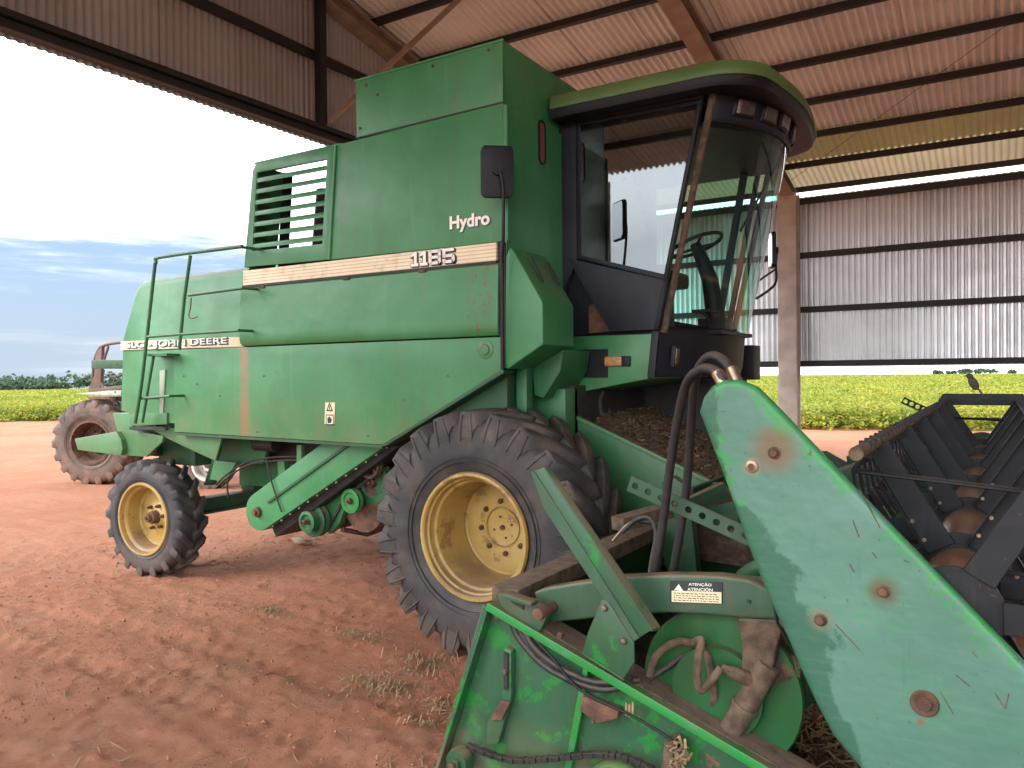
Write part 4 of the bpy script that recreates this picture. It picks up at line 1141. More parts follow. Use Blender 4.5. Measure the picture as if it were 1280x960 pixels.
zt = np.interp(X, [-2.6, -2.48, -1.36], [1.42, 1.38, 0.94])
Z = zt + 0.10 * np.clip((Y - 4.83) / 0.5, 0, 1) + 0.10 * (fbm(X * 5, Y * 5, 4, 4) - 0.4) + 0.035 * (fbm(X * 26, Y * 26, 8, 3) - 0.5)
o = grid_mesh('chaff_bed', X, Y, Z, M['chaff'], fh)
n = 2600
x = rng.uniform(-2.5, -1.36, n); y = rng.uniform(4.9, 6.0, n)
z = np.interp(x, [-2.6, -2.48, -1.36], [1.42, 1.38, 0.94]) + 0.10 * np.clip((y - 4.83) / 0.5, 0, 1) + 0.10 * (fbm(x * 5, y * 5, 4, 4) - 0.4) + 0.012
a = rng.uniform(0, 6.28, n); L = rng.uniform(0.008, 0.03, n); e = np.stack([np.cos(a), np.sin(a), rng.normal(0, 0.35, n)], -1) * L[:, None]
f_ = np.stack([-np.sin(a), np.cos(a), rng.normal(0, 0.5, n)], -1) * 0.004; c = np.stack([x, y, z], -1)
o = quads_mesh('chaff', np.stack([c - e - f_, c + e - f_, c + e + f_, c - e + f_], 1), M['chaffbits'], fh); o['kind'] = 'stuff'
b = MB(); b.tube([(-2.643, 4.900, 1.461), (-2.571, 5.300, 1.545), (-2.488, 5.600, 1.648)], 0.011, 6); b.build('throttle_rod', M['green_dark'], cb)
for q in ([(-2.651, 4.800, 1.578), (-2.674, 4.750, 1.691), (-2.613, 4.850, 1.746)], [(-2.626, 4.800, 1.511), (-2.691, 4.850, 1.633), (-2.705, 4.900, 1.746)], [(-2.317, 4.900, 1.467), (-2.375, 5.000, 1.574), (-2.374, 5.050, 1.629)]):
    b = MB(); b.tube(q, 0.012, 6, 4); b.build('brake_hose', M['blackrub'], cb)
b = MB(); b.box(-2.70, -2.62, 4.40, 4.48, 1.20, 1.82); b.box(-2.75, -2.45, 4.62, 4.80, 1.30, 1.66); b.build('body_support', M['green_deep'], cb, 0.006)

# ---- elevator, pulleys, belts on the near side of the underbody
p0, p1 = Vector((-5.188, 4.360, 0.642)), Vector((-4.037, 4.360, 1.292))
d = (p1 - p0).normalized(); nrm_ = Vector((-d.z, 0, d.x)); hw = 0.155
pts = [p1 + d * 0.35 + nrm_ * hw, p0 + nrm_ * hw]
for k in range(1, 10):
    a = math.pi / 2 + math.pi * k / 10; pts.append(p0 + d * math.cos(a) * hw + nrm_ * math.sin(a) * hw)
pts += [p0 - nrm_ * hw, p1 + d * 0.35 - nrm_ * hw]
b = MB(); b.ext(pts, (0, 0.17, 0)); el = b.build('grain_elevator', M['green_mid'], cb, 0.006)
b = MB(); b.bar(p0 + d * 0.16 + Vector((0, -0.008, 0)) + nrm_ * 0.015, p1 + d * 0.33 + Vector((0, -0.008, 0)) + nrm_ * 0.015, 0.02, 0.022, (0, 1, 0)); b.build('elevator_rib', M['green_dark'], el)
b = MB(); b.cyl(p0 + Vector((0.0, 0, 0)), p0 + Vector((0, -0.03, 0)), 0.045, 0.04, 18); b.cyl(p0, p0 + Vector((0, -0.055, 0)), 0.022, seg=8); b.build('elevator_bearing', M['rust'], el, 0.003)
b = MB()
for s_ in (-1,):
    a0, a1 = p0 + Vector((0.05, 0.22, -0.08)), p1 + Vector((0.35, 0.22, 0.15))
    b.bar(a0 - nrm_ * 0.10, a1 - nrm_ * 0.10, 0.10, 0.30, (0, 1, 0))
b.build('elevator_dark_flank', M['dark'], cb, 0.01)  # dark metal flank set below and behind the elevator
nl = 26
for k in range(0, nl, 2):
    q = p0 + (p1 + d * 0.2 - p0) * (k / nl) - nrm_ * (hw + 0.02) + d * 0.1
    b = MB(); b.bar(q + Vector((0, -0.005, 0)), q + d * 0.02 + Vector((0, -0.005, 0)), 0.012, 0.012, (0, 1, 0)); b.build('chain_link', M['steel'], el)
def pulley(px, r, w, mat, name, hub='rust', groove=True, spokes=0):
    c = Vector(px)
    b = MB()
    if spokes:
        b.lathe([(r * 0.80, -w / 2), (r, -w / 2), (r * 0.93, 0), (r, w / 2), (r * 0.80, w / 2)], c, (0, 1, 0), 36, closed=True)
        for k in range(spokes):
            a = 2 * math.pi * k / spokes + 0.5; b.bar(c, c + Vector((math.cos(a), 0, math.sin(a))) * r * 0.85, r * 0.22, w * 0.5, (0, 1, 0))
        b.cyl(c - Vector((0, w / 2, 0)), c + Vector((0, w / 2, 0)), r * 0.25, seg=16)
    else:
        b.lathe([(0, -w * 0.3), (r * 0.62, -w * 0.3), (r * 0.72, -w * 0.55), (r, -w * 0.5), (r * 0.88, 0), (r, w * 0.5), (r * 0.5, w * 0.5), (0, w * 0.5)], c, (0, 1, 0), 40)
    pu = b.build(name, M[mat], cb, smooth=30)
    b = MB(); b.cyl(c - Vector((0, w * 0.2, 0)), c - Vector((0, w * 0.9, 0)), r * 0.28, r * 0.22, 14); b.cyl(c - Vector((0, w * 0.8, 0)), c - Vector((0, w * 1.25, 0)), r * 0.1, seg=6); b.build('hub', M[hub], pu, 0.003, 1)
    return pu
pa, pb_, pc = (-4.657, 4.480, 0.604), (-4.274, 4.500, 0.786), (-4.097, 4.520, 1.074)
pulley(pa, 0.135, 0.06, 'green_dark', 'variator_pulley'); pulley(Vector(pa) + Vector((0, -0.05, 0)), 0.085, 0.09, 'green_deep', 'shaft_pulley')
pulley(pb_, 0.095, 0.05, 'green_rail', 'idler_pulley'); pulley(pc, 0.105, 0.05, 'mud', 'spoked_pulley', spokes=5)
pd_ = Vector((-4.148, 4.620, 0.929)); pulley(pd_, 0.17, 0.06, 'green_deep', 'drive_pulley')
for q0, q1 in (((-4.574, 4.520, 0.515), (-4.370, 4.530, 0.812)), ((-4.370, 4.530, 0.799), (-4.066, 4.530, 1.007))):
    b = MB(); b.bar(q0, q1, 0.022, 0.012, (0, 1, 0)); b.build('drive_belt', M['blackrub'], cb)
b = MB(); b.xz([(-4.674, 0.657), (-4.422, 0.933), (-4.320, 0.864), (-4.453, 0.579), (-4.569, 0.485)], 4.54, 4.60); b.build('pulley_bracket', M['green_deep'], cb, 0.006)
b = MB(); b.cyl((-4.25, 4.6, 0.72), (-4.25, 6.3, 0.72), 0.20, seg=24); b.cyl((-4.62, 4.6, 0.62), (-4.62, 6.3, 0.62), 0.12, seg=20); b.box(-4.9, -4.1, 4.7, 6.2, 0.75, 1.05); b.build('auger_housing', M['rust'], cb, 0.01)
b = MB(); b.tube([(-4.476, 4.600, 0.524), (-4.477, 4.900, 0.432), (-4.475, 5.100, 0.451)], 0.02, 8); b.build('lower_linkage', M['rust'], cb)

# ---- sieve box, tubes, plates below the body
b = MB(); b.xz([(-6.534, 1.296), (-6.182, 1.313), (-5.970, 1.277), (-5.543, 1.264), (-5.641, 1.049), (-5.897, 1.113), (-6.346, 1.230)], 4.29, 4.31); b.build('inclined_skirt', M['green'], cb, 0.004)
b = MB(); b.xz([(-5.903, 1.024), (-5.614, 1.017), (-5.755, 0.841), (-5.973, 0.848)], 4.48, 4.52); b.build('shoe_side_plate', M['green'], cb, 0.005)
b = MB(); b.xz([(-5.941, 1.222), (-5.290, 1.203), (-5.394, 1.005), (-6.012, 0.994)], 4.58, 4.62); b.build('sieve_side', M['green_deep'], cb, 0.004)
b = MB(); b.xz([(-7.068, 1.066), (-6.397, 1.063), (-6.398, 1.018), (-7.095, 1.009)], 4.7, 6.2); b.build('straw_pan', M['rust'], cb)
b = MB(); b.xz([(-5.889, 1.147), (-4.244, 1.179), (-4.598, 0.898), (-4.924, 0.796), (-5.896, 0.772)], 4.74, 4.78); b.build('sieve_side', M['green_deep'], cb, 0.005)
b = MB(); b.xz([(-6.002, 1.146), (-5.914, 1.135), (-6.088, 0.776), (-6.191, 0.769)], 4.58, 4.64); b.build('frame_upright', M['green_dark'], cb, 0.004)
b = MB(); b.xz([(-5.137, 1.057), (-5.059, 1.061), (-5.025, 0.815), (-5.121, 0.835)], 4.52, 4.58); b.build('frame_upright', M['green'], cb, 0.004)
b = MB(); b.xz([(-4.752, 1.212), (-4.698, 1.214), (-4.701, 1.035), (-4.755, 1.032)], 4.38, 4.42); b.build('hanger_bracket', M['green'], cb, 0.003)
b = MB(); b.cyl((-5.38, 4.5, 1.19), (-5.12, 4.5, 1.19), 0.06, seg=18); b.build('filter_canister', M['dark'], cb, 0.01)
for off in (0, 0.03):
    b = MB(); b.tube([(x, y, z - off) for x, y, z in [(-5.803, 4.420, 0.819), (-5.641, 4.420, 0.927), (-5.381, 4.420, 1.044), (-5.085, 4.420, 1.092), (-4.784, 4.420, 1.113), (-4.676, 4.420, 1.105)]], 0.008, 6, 4); b.build('hydraulic_pipe', M['dark'], cb)
b = MB(); b.tube([(x, y, z) for x, y, z in [(-5.059, 4.340, 1.101), (-5.033, 4.340, 0.984), (-4.951, 4.340, 0.795), (-4.888, 4.340, 0.671)]], 0.007, 6, 4); b.build('brake_cable', M['dark'], cb)
b = MB(); b.tube([(x, y, z) for x, y, z in [(-5.631, 4.420, 0.900), (-5.654, 4.420, 0.815), (-5.645, 4.420, 0.719)]], 0.008, 6); b.build('drain_pipe', M['dark'], cb)

# ---- rear frame, hitch arm, light bar
b = MB(); b.xz([(-7.100, 1.433), (-6.794, 1.431), (-6.785, 1.275), (-6.328, 1.239), (-6.341, 1.188), (-6.582, 1.041), (-6.904, 1.040), (-7.005, 1.103), (-7.027, 1.253)], 4.27, 4.30); b.build('rear_frame_plate', M['green'], cb, 0.006)
b = MB(); b.xz([(-7.670, 1.172), (-7.098, 1.245), (-6.968, 1.264), (-6.893, 1.192), (-6.870, 1.111), (-6.897, 1.042), (-7.617, 1.064)], 4.22, 4.34); b.build('straw_deflector_arm', M['green'], cb, 0.008)
b = MB(); b.xz([(-6.737, 1.433), (-6.190, 1.450), (-6.192, 1.351), (-6.740, 1.322)], 4.215, 4.24); b.build('step_plate', M['green'], cb, 0.004)
b = MB(); b.xz([(-6.724, 1.316), (-6.270, 1.328), (-6.190, 1.316), (-6.190, 1.302), (-6.725, 1.287)], 4.20, 4.23); b.build('step_lip', M['dark'], cb)
b = MB(); b.box(-7.35, -6.7, 4.45, 6.45, 1.02, 1.42); b.box(-6.75, -6.2, 4.5, 6.4, 0.95, 1.38); b.build('straw_chopper', M['green_dark'], cb, 0.02)
b = MB(); b.xz([(-7.602, 1.943), (-7.063, 1.934), (-7.065, 1.849), (-7.604, 1.856)], 4.36, 4.46); b.build('rear_light_bar', M['green_dark'], cb, 0.006)
b = MB(); b.xz([(-6.298, 1.825), (-6.217, 1.832), (-6.260, 1.447), (-6.306, 1.446)], 4.225, 4.24); b.build('white_strip', M['palewhite'], cb)
b = MB(); b.tube([(-6.917, 4.300, 1.840), (-7.021, 4.300, 1.781), (-7.178, 4.300, 1.774)], 0.012, 6, 4); b.build('tow_hook', M['rust'], cb)

# ---- ladder and handrail
HY = 4.05
b = MB()
b.tube([(x, HY, z) for x, z in [(-6.396, 1.365), (-6.281, 1.776), (-6.102, 2.628), (-6.066, 2.740), (-5.977, 2.780), (-4.965, 2.772)]], 0.0155, 8, 5)
b.tube([(x, HY, z) for x, z in [(-5.603, 2.760), (-5.694, 2.399), (-5.766, 1.992)]], 0.0145, 8)
b.tube([(x, HY, z) for x, z in [(-5.631, 2.435), (-4.962, 2.449)]], 0.0135, 8)
b.tube([(x, HY, z) for x, z in [(-6.205, 2.113), (-5.785, 2.119), (-5.014, 2.123)]], 0.0135, 8)
for p in ((303, 308),): pass
for x, z in [(-4.965, 2.766), (-4.971, 2.450), (-5.014, 2.123)]: b.tube([(x, HY, z), (x + 0.02, S + 0.02, z)], 0.012, 6)
hr = b.build('handrail', M['green_deep'], cb)
b = MB()
b.tube([(x, HY + 0.08, z) for x, z in [(-6.238, 1.950), (-6.313, 1.706), (-6.415, 1.367)]], 0.013, 8)
b.tube([(x, HY + 0.02, z) for x, z in [(-6.352, 1.581), (-5.922, 1.605)]], 0.013, 8)
b.box(*[(-6.296, 1.965)[0], (-5.980, 1.958)[0]], 4.08, 4.24, *[(-6.103, 1.947)[1], (-6.102, 1.967)[1]])
for x, z in [(-6.340, 1.581), (-5.922, 1.605)]: b.tube([(x, HY + 0.02, z), (x, S + 0.05, z)], 0.012, 6)
b.build('ladder', M['green_deep'], cb)
b = MB(); b.tube([(x, HY, z) for x, z in [(-5.600, 2.414), (-5.612, 2.329), (-5.634, 2.265), (-5.593, 2.243), (-5.521, 2.253)]], 0.005, 6, 4); b.build('wire_hook', M['rust'], cb)

# ---- small decals, fixings
q = [(-4.243, 1.564), (-4.145, 1.565), (-4.156, 1.406), (-4.254, 1.403)]
b = MB(); b.xz(q, S - 0.003, S + 0.002); dc = b.build('warning_decal', M['cream'], cb, smooth=0)
cxd = sum(p[0] for p in q) / 4; czd = sum(p[1] for p in q) / 4; wd = q[1][0] - q[0][0]
b = MB()
t0 = [(cxd - wd * 0.36, czd + 0.015), (cxd + wd * 0.36, czd + 0.015), (cxd, czd + 0.085)]; t1 = [(cxd - wd * 0.22, czd + 0.025), (cxd + wd * 0.22, czd + 0.025), (cxd, czd + 0.066)]
b.ring([(x, S - 0.0045, z) for x, z in t0], [(x, S - 0.0045, z) for x, z in t1], (0, 0.001, 0))
b.ring([(cxd + wd * 0.4 * a, S - 0.0045, czd - 0.05 + 0.04 * c_) for a, c_ in ((-1, -1), (1, -1), (1, 1), (-1, 1))], [(cxd + wd * 0.34 * a, S - 0.0045, czd - 0.05 + 0.033 * c_) for a, c_ in ((-1, -1), (1, -1), (1, 1), (-1, 1))], (0, 0.001, 0))
b.xz([(cxd - 0.02, czd - 0.075), (cxd + 0.012, czd - 0.072), (cxd + 0.022, czd - 0.045), (cxd - 0.004, czd - 0.022), (cxd - 0.024, czd - 0.04)], S - 0.0045, S - 0.0035)
b.xz([(cxd - 0.004, czd + 0.03), (cxd + 0.004, czd + 0.03), (cxd + 0.003, czd + 0.055), (cxd - 0.003, czd + 0.055)], S - 0.0045, S - 0.0035)
b.build('pictogram', M['ink'], dc, smooth=0)
for px in [(-2.807, 4.200, 1.921)]:
    b = MB(); b.lathe([(0, -0.018), (0.032, -0.016), (0.036, -0.008), (0.06, -0.004), (0.062, 0.0)], px, (0, 1, 0), 20); b.build('panel_knob', M['green_mid'], cb)
for (x, z) in [(-3.814, 3.833), (-3.219, 3.840), (-2.767, 3.845), (-3.880, 3.537), (-3.710, 3.744)]:
    b = MB(); b.cyl((x, S + 0.009, z), (x, S + 0.001, z), 0.010, seg=8); b.build('rivet', M['rust'], cb)
for (x, z) in [(-5.919, 1.773), (-5.449, 1.604), (-4.913, 1.766), (-5.748, 1.704), (-3.491, 1.589), (-3.111, 1.753), (-4.995, 1.321), (-3.827, 1.328)]:
    b = MB(); b.cyl((x, S, z), (x, S - 0.006, z), 0.006, seg=8); b.build('rivet', M['rust'], cb)
for (x, z) in [(-6.959, 1.892), (-6.974, 1.781), (-6.991, 1.631), (-7.006, 1.519)]:
    b = MB(); b.cyl((x, S + 0.036, z), (x, S + 0.028, z), 0.008, seg=8); b.build('rivet', M['rust'], cb)
for (xx) in (-4.9, -4.0, -3.3):
    b = MB(); b.box(xx - 0.03, xx + 0.03, S - 0.03, S, 2.455, 2.475); b.build('panel_catch', M['rust'], cb, 0.003)

# ------------------------------------------------------------------ the grain header in front of the machine
hd = empty('grain_header', 'green grain header with black reel standing in front of the harvester', 'header', (-1.0, 5.1, 0))
HY0, HY1 = 2.70, 7.75
# back sheet, trough and back beam
b = MB()
tr = [(-1.77, 0.80), (-1.86, 0.45), (-1.985, 0.10), (-1.93, 0.055), (-1.6, 0.05), (-1.25, 0.22), (-0.95, 0.25), (-0.66, 0.22), (-0.45, 0.20), (-0.30, 0.21)]
q = tr + [(x + 0.004, z + 0.014) for x, z in tr[::-1]]
b.xz(q, HY0 + 0.01, HY1 - 0.01); b.build('back_sheet', M['green_dark'], hd, smooth=20)
b = MB(); b.box(-1.80, -1.665, HY0 + 0.02, HY1, 0.795, 0.872); bb = b.build('back_beam', M['mud'], hd, 0.010)
b = MB(); b.xz([(-1.72, 0.872), (-1.50, 1.10), (-1.49, 1.09), (-1.70, 0.86)], 4.40, 6.35); b.xz([(-1.70, 0.84), (-1.66, 1.12), (-1.60, 1.16), (-1.50, 1.10), (-1.45, 0.60), (-1.6, 0.5)], 4.32, 4.40)
b.xz([(-1.70, 0.84), (-1.66, 1.12), (-1.60, 1.16), (-1.50, 1.10), (-1.45, 0.60), (-1.6, 0.5)], 6.35, 6.43); b.build('feeder_opening', M['green_dark'], hd, 0.008)
b = MB(); b.xz([(-1.62, 0.62), (-1.60, 0.84), (-0.98, 0.80), (-0.98, 0.60)], 4.62, 4.66); b.bar((-1.62, 3.6, 1.0), (-1.25, 4.5, 1.08), 0.09, 0.07); b.build('header_cross_strut', M['mud'], hd, 0.006)
# near end sheet (towards the camera) and its rail
es = [(-1.772, 0.80), (-2.040, 0.045), (-1.98, 0.02), (-0.45, 0.02), (-0.30, 0.20), (-0.62, 0.40)]
b = MB(); b.xz(es, HY0, HY0 + 0.012); en = b.build('end_sheet', M['green_head'], hd, 0.003, 1)
rl0, rl1 = Vector((-1.767, 2.680, 0.813)), Vector((-0.645, 2.680, 0.425))
dr_ = (rl1 - rl0).normalized(); rl1 = rl1 + dr_ * 0.35
up_r = Vector((-dr_.z, 0, dr_.x))
b = MB(); b.sweep([(-0.05, -0.018), (0.075, -0.018), (0.075, 0.006), (-0.042, 0.006), (-0.042, 0.016), (-0.05, 0.016)], rl0, rl1, (0, 1, 0), up_r); b.build('end_rail', M['green_rail'], hd, 0.004)
b = MB(); b.sweep([(0.0, 0.007), (0.13, 0.007), (0.13, 0.013), (0.0, 0.013)], rl0 + dr_ * 0.10, rl1, (0, 1, 0), up_r); b.build('rail_dust_ledge', M['mud'], hd)
b = MB(); b.xz([(-1.79, 0.81), (-2.055, 0.045), (-2.045, 0.03), (-1.765, 0.80)], HY0 - 0.06, HY0 + 0.02); b.build('end_flange', M['green_head'], hd, 0.003, 1)
# pivot lug with pin and slotted link at the top corner
b = MB(); b.xz([(-1.730, 0.862), (-1.556, 0.861), (-1.506, 0.837), (-1.499, 0.800), (-1.528, 0.745), (-1.587, 0.723), (-1.643, 0.758), (-1.715, 0.819)], 2.655, 2.69); b.xz([(-1.666, 0.887), (-1.533, 0.868), (-1.540, 0.849), (-1.673, 0.867)], 2.60, 2.655); lug = b.build('pivot_lug', M['green_arm'], hd, 0.006)
c = Vector((-1.521, 2.655, 0.820)); b = MB(); b.cyl(c + Vector((0, 0.1, 0)), c + Vector((0, -0.035, 0)), 0.024, seg=18); b.build('pivot_pin', M['rust'], lug, 0.005)
b = MB(); b.xz([(-1.688, 0.873), (-1.598, 0.850), (-1.602, 0.818), (-1.658, 0.841)], 2.648, 2.656); b.build('lug_slot', M['dark'], lug)
for px in [(-1.435, 2.660, 0.745), (-1.723, 2.660, 0.772)]:
    c = Vector(px); b = MB(); b.cyl(c, c + Vector((0, -0.02, 0)), 0.013, seg=6); b.build('bolt', M['rust'], lug, 0.002, 1)
# seams, slotted strap and chain on the end sheet
b = MB(); b.xz([(-1.348, 0.636), (-1.327, 0.634), (-1.359, 0.448), (-1.407, 0.218), (-1.435, 0.211), (-1.383, 0.474)], 2.672, 2.70); b.build('sheet_stiffener', M['green_rail'], en, 0.004)
b = MB(); b.xz([(-1.705, 0.645), (-1.670, 0.635), (-1.672, 0.451), (-1.684, 0.409), (-1.740, 0.238), (-1.796, 0.224), (-1.791, 0.319), (-1.754, 0.381), (-1.719, 0.428)], 2.665, 2.70); sp_ = b.build('slotted_strap', M['green_head'], en, 0.006)
b = MB(); b.xz([(-1.701, 0.630), (-1.681, 0.627), (-1.683, 0.484), (-1.702, 0.473)], 2.655, 2.666); b.build('strap_slot', M['dark'], sp_)
c = Vector((-1.690, 2.665, 0.554)); b = MB(); b.cyl(c, c + Vector((0, -0.025, 0)), 0.012, seg=8); b.xz([(-1.716, 0.431), (-1.670, 0.431), (-1.709, 0.351), (-1.763, 0.339)], 2.65, 2.667); b.build('strap_bolt', M['rust'], sp_, 0.002, 1)
ch = [(-1.875, 2.630, 0.223), (-1.803, 2.630, 0.214), (-1.649, 2.630, 0.214), (-1.466, 2.630, 0.266), (-1.294, 2.630, 0.325), (-1.163, 2.630, 0.348), (-1.055, 2.630, 0.329), (-0.950, 2.630, 0.291)]
chp = catmull([Vector(p) for p in ch], 14)
b = MB()
acc = 0; last = chp[0]; k = 0
for p in chp[1:]:
    acc += (p - last).length
    if acc > 0.019:
        dd = (p - last).normalized(); b.bar(p - dd * 0.012, p + dd * 0.012, 0.020, 0.034 if k % 2 else 0.024, (0, 1, 0)); acc = 0; k += 1
    last = p
chn = b.build('drive_chain', M['dark'], hd, 0.0015, 1)
c = Vector((-1.912, 2.640, 0.142)); b = MB(); b.lathe([(0, -0.05), (0.025, -0.05), (0.025, -0.03), (0.05, -0.03), (0.055, -0.01), (0.055, 0.02), (0.02, 0.05)], c, (0, 1, 0), 24); sk_ = b.build('chain_sprocket', M['green_dark'], hd)
b = MB(); b.cyl(c + Vector((0, -0.05, 0)), c + Vector((0, -0.065, 0)), 0.016, seg=6); b.build('sprocket_nut', M['steel'], sk_)
c = Vector((-1.210, 2.660, 0.192)); b = MB(); b.lathe([(0, -0.02), (0.10, -0.02), (0.115, 0.0), (0.115, 0.03), (0, 0.03)], c, (0, 1, 0), 36); b.build('chain_sprocket', M['green_rail'], hd)
b = MB(); b.xz([(-1.345, 0.525), (-1.195, 0.502), (-1.202, 0.471), (-1.281, 0.435), (-1.356, 0.467)], 2.655, 2.70); b.cyl((-1.297, 2.660, 0.488), (-1.304, 2.660, 0.426), 0.008, seg=8); b.build('shaft_bracket', M['rust'], hd, 0.008)
for i, px in enumerate([(-1.157, 2.640, 0.547), (-1.144, 2.640, 0.544), (-1.131, 2.640, 0.555)]):
    b = MB(); p = Vector(px); b.bar(p, p + Vector((0.003, -0.01, -0.045)), 0.008, 0.008); b.build('straw_stub', M['straw'], hd, 0.002, 1)
b = MB(); b.xz([(-0.996, 0.453), (-0.960, 0.467), (-0.973, 0.329), (-1.015, 0.318)], 2.60, 2.68); b.build('lower_bracket', M['mud'], hd, 0.004)
pts = []
for k in range(70):
    c = Vector((-0.945, 2.610, 0.415)) + Vector((random.gauss(0, 0.014), random.gauss(0, 0.012), random.gauss(0, 0.026)))
    pts.append(c)
b = MB()
for c in pts:
    dd = Vector((random.gauss(0, 1), random.gauss(0, 1), random.gauss(0, 1))).normalized() * random.uniform(0.01, 0.022)
    b.bar(c - dd, c + dd, 0.009, 0.004)
o = b.build('straw_wad', M['straw'], hd, smooth=0)
# curved reel arm with decal
arm = [(-1.611, 0.863), (-1.561, 0.886), (-1.433, 0.923), (-1.224, 0.976), (-1.030, 1.009), (-0.849, 1.029), (-0.735, 1.030), (-0.674, 1.007), (-0.639, 0.970), (-0.613, 0.907), (-0.750, 0.891), (-0.909, 0.881), (-1.031, 0.868), (-1.225, 0.830), (-1.398, 0.784), (-1.525, 0.754), (-1.566, 0.771)]
b = MB(); b.xz(arm, 2.745, 2.815); ra = b.build('reel_arm', M['green_arm'], hd, 0.012, 3)
q = [(-1.023, 0.989), (-0.829, 1.009), (-0.830, 0.932), (-1.023, 0.909)]
b = MB(); b.xz(q, 2.7405, 2.747); dc2 = b.build('caution_decal', M['ink'], ra, smooth=0)
q2 = [(-1.017, 0.954), (-0.832, 0.974), (-0.832, 0.934), (-1.017, 0.913)]
b = MB(); b.xz(q2, 2.7385, 2.741); b.build('decal_text_panel', M['cream'], dc2, smooth=0)
rise_ = (q[1][1] - q[0][1]) / (q[1][0] - q[0][0])
x0_, x1_ = q[0][0] + 0.30 * (q[1][0] - q[0][0]), q[0][0] + 0.80 * (q[1][0] - q[0][0]); zt_ = q[0][1]; hh_ = (q[0][1] - q2[0][1])
text('ATENÇÃO', 'lettering', M['white'], dc2, x0_ + 0.012, x1_, zt_ - hh_ * 0.47 + rise_ * 0.06, zt_ - hh_ * 0.05 + rise_ * 0.06, 2.7395, 0.01, 0.0, rise_)
text('ATENCIÓN', 'lettering', M['white'], dc2, x0_ + 0.008, x1_ + 0.004, zt_ - hh_ * 0.95 + rise_ * 0.06, zt_ - hh_ * 0.55 + rise_ * 0.06, 2.7395, 0.01, 0.0, rise_)
tx = q[0][0] + 0.17 * (q[1][0] - q[0][0])
b = MB(); b.xz([(tx - 0.017, zt_ - hh_ * 0.88), (tx + 0.017, zt_ - hh_ * 0.88), (tx, zt_ - hh_ * 0.22)], 2.739, 2.7402); b.build('warning_triangle', M['white'], dc2, smooth=0)
b = MB(); random.seed(5)
for r_ in range(4):
    zz = q2[0][1] - 0.006 - 0.0085 * r_; xx = q2[0][0] + 0.008
    while xx < q2[1][0] - 0.012:
        w_ = random.uniform(0.004, 0.014); zr = zz + rise_ * (xx - q2[0][0]); b.box(xx, xx + w_, 2.7378, 2.7383, zr - 0.0032, zr); xx += w_ + 0.004
b.build('fine_print', M['rust'], dc2, smooth=0)
c = Vector((-0.736, 2.742, 0.954)); b = MB(); b.cyl(c, c + Vector((0, -0.004, 0)), 0.007, seg=10); b.build('arm_hole', M['dark'], ra)
# caked post under the arm, lift cylinder, fittings
b = MB(); b.xz([(-0.778, 0.887), (-0.613, 0.907), (-0.640, 0.825), (-0.659, 0.715), (-0.765, 0.694), (-0.764, 0.803)], 2.745, 2.83); b.build('arm_post', M['mud'], hd, 0.012, 3)
b = MB(); b.cyl((-0.748, 2.800, 0.720), (-0.596, 2.860, 0.701), 0.055, seg=18); b.build('pivot_boss', M['mud'], hd, 0.012)
ca, cc_ = Vector((-0.671, 2.760, 0.741)), Vector((-0.861, 2.740, 0.372))
b = MB(); b.cyl(ca, cc_, 0.042, 0.042, 18); b.cyl(ca.lerp(cc_, 0.42), ca.lerp(cc_, 0.47), 0.049, seg=18); b.cyl(ca.lerp(cc_, 0.95), cc_, 0.05, seg=18); cyl_ = b.build('lift_cylinder', M['mud'], hd, 0.006)
b = MB(); b.cyl((-0.732, 2.740, 0.680), (-0.793, 2.700, 0.715), 0.026, 0.020, 14); b.cyl((-0.787, 2.700, 0.714), (-0.818, 2.690, 0.728), 0.018, 0.013, 6); b.build('hose_fitting', M['mud'], cyl_, 0.004)
b = MB(); b.cyl((-0.906, 2.760, 0.391), (-0.841, 2.740, 0.357), 0.05, seg=16); b.box(-1.0, -0.80, 2.72, 2.82, 0.32, 0.37); b.build('cylinder_foot', M['mud'], cyl_, 0.012)
b = MB(); b.bar((-0.773, 2.860, 0.549), (-0.620, 2.800, 0.304), 0.02, 0.035, (0, 1, 0)); b.build('brace_bar', M['black'], hd, 0.003)
b = MB(); b.xz([(-0.986, 0.807), (-0.812, 0.814), (-0.821, 0.752), (-0.903, 0.677), (-0.955, 0.717), (-0.993, 0.760)], 2.87, 2.93); b.cyl((-0.939, 2.870, 0.786), (-0.929, 2.840, 0.796), 0.035, seg=16); br = b.build('belt_tensioner', M['dark'], hd, 0.008)
for px in [(-0.869, 2.860, 0.804), (-0.836, 2.860, 0.803)]:
    c = Vector(px); b = MB(); b.cyl(c, c + Vector((0, -0.012, 0)), 0.011, seg=6); b.build('bolt', M['steel'], br)
b = MB(); b.bar((-0.800, 2.860, 0.877), (-0.804, 2.870, 0.726), 0.012, 0.03, (0, 1, 0)); b.build('tensioner_link', M['black'], hd, 0.003)
b = MB(); b.bar((-0.835, 2.950, 0.756), (-0.658, 3.050, 0.736), 0.04, 0.05); b.build('arm_torque_tube', M['black'], hd, 0.005)
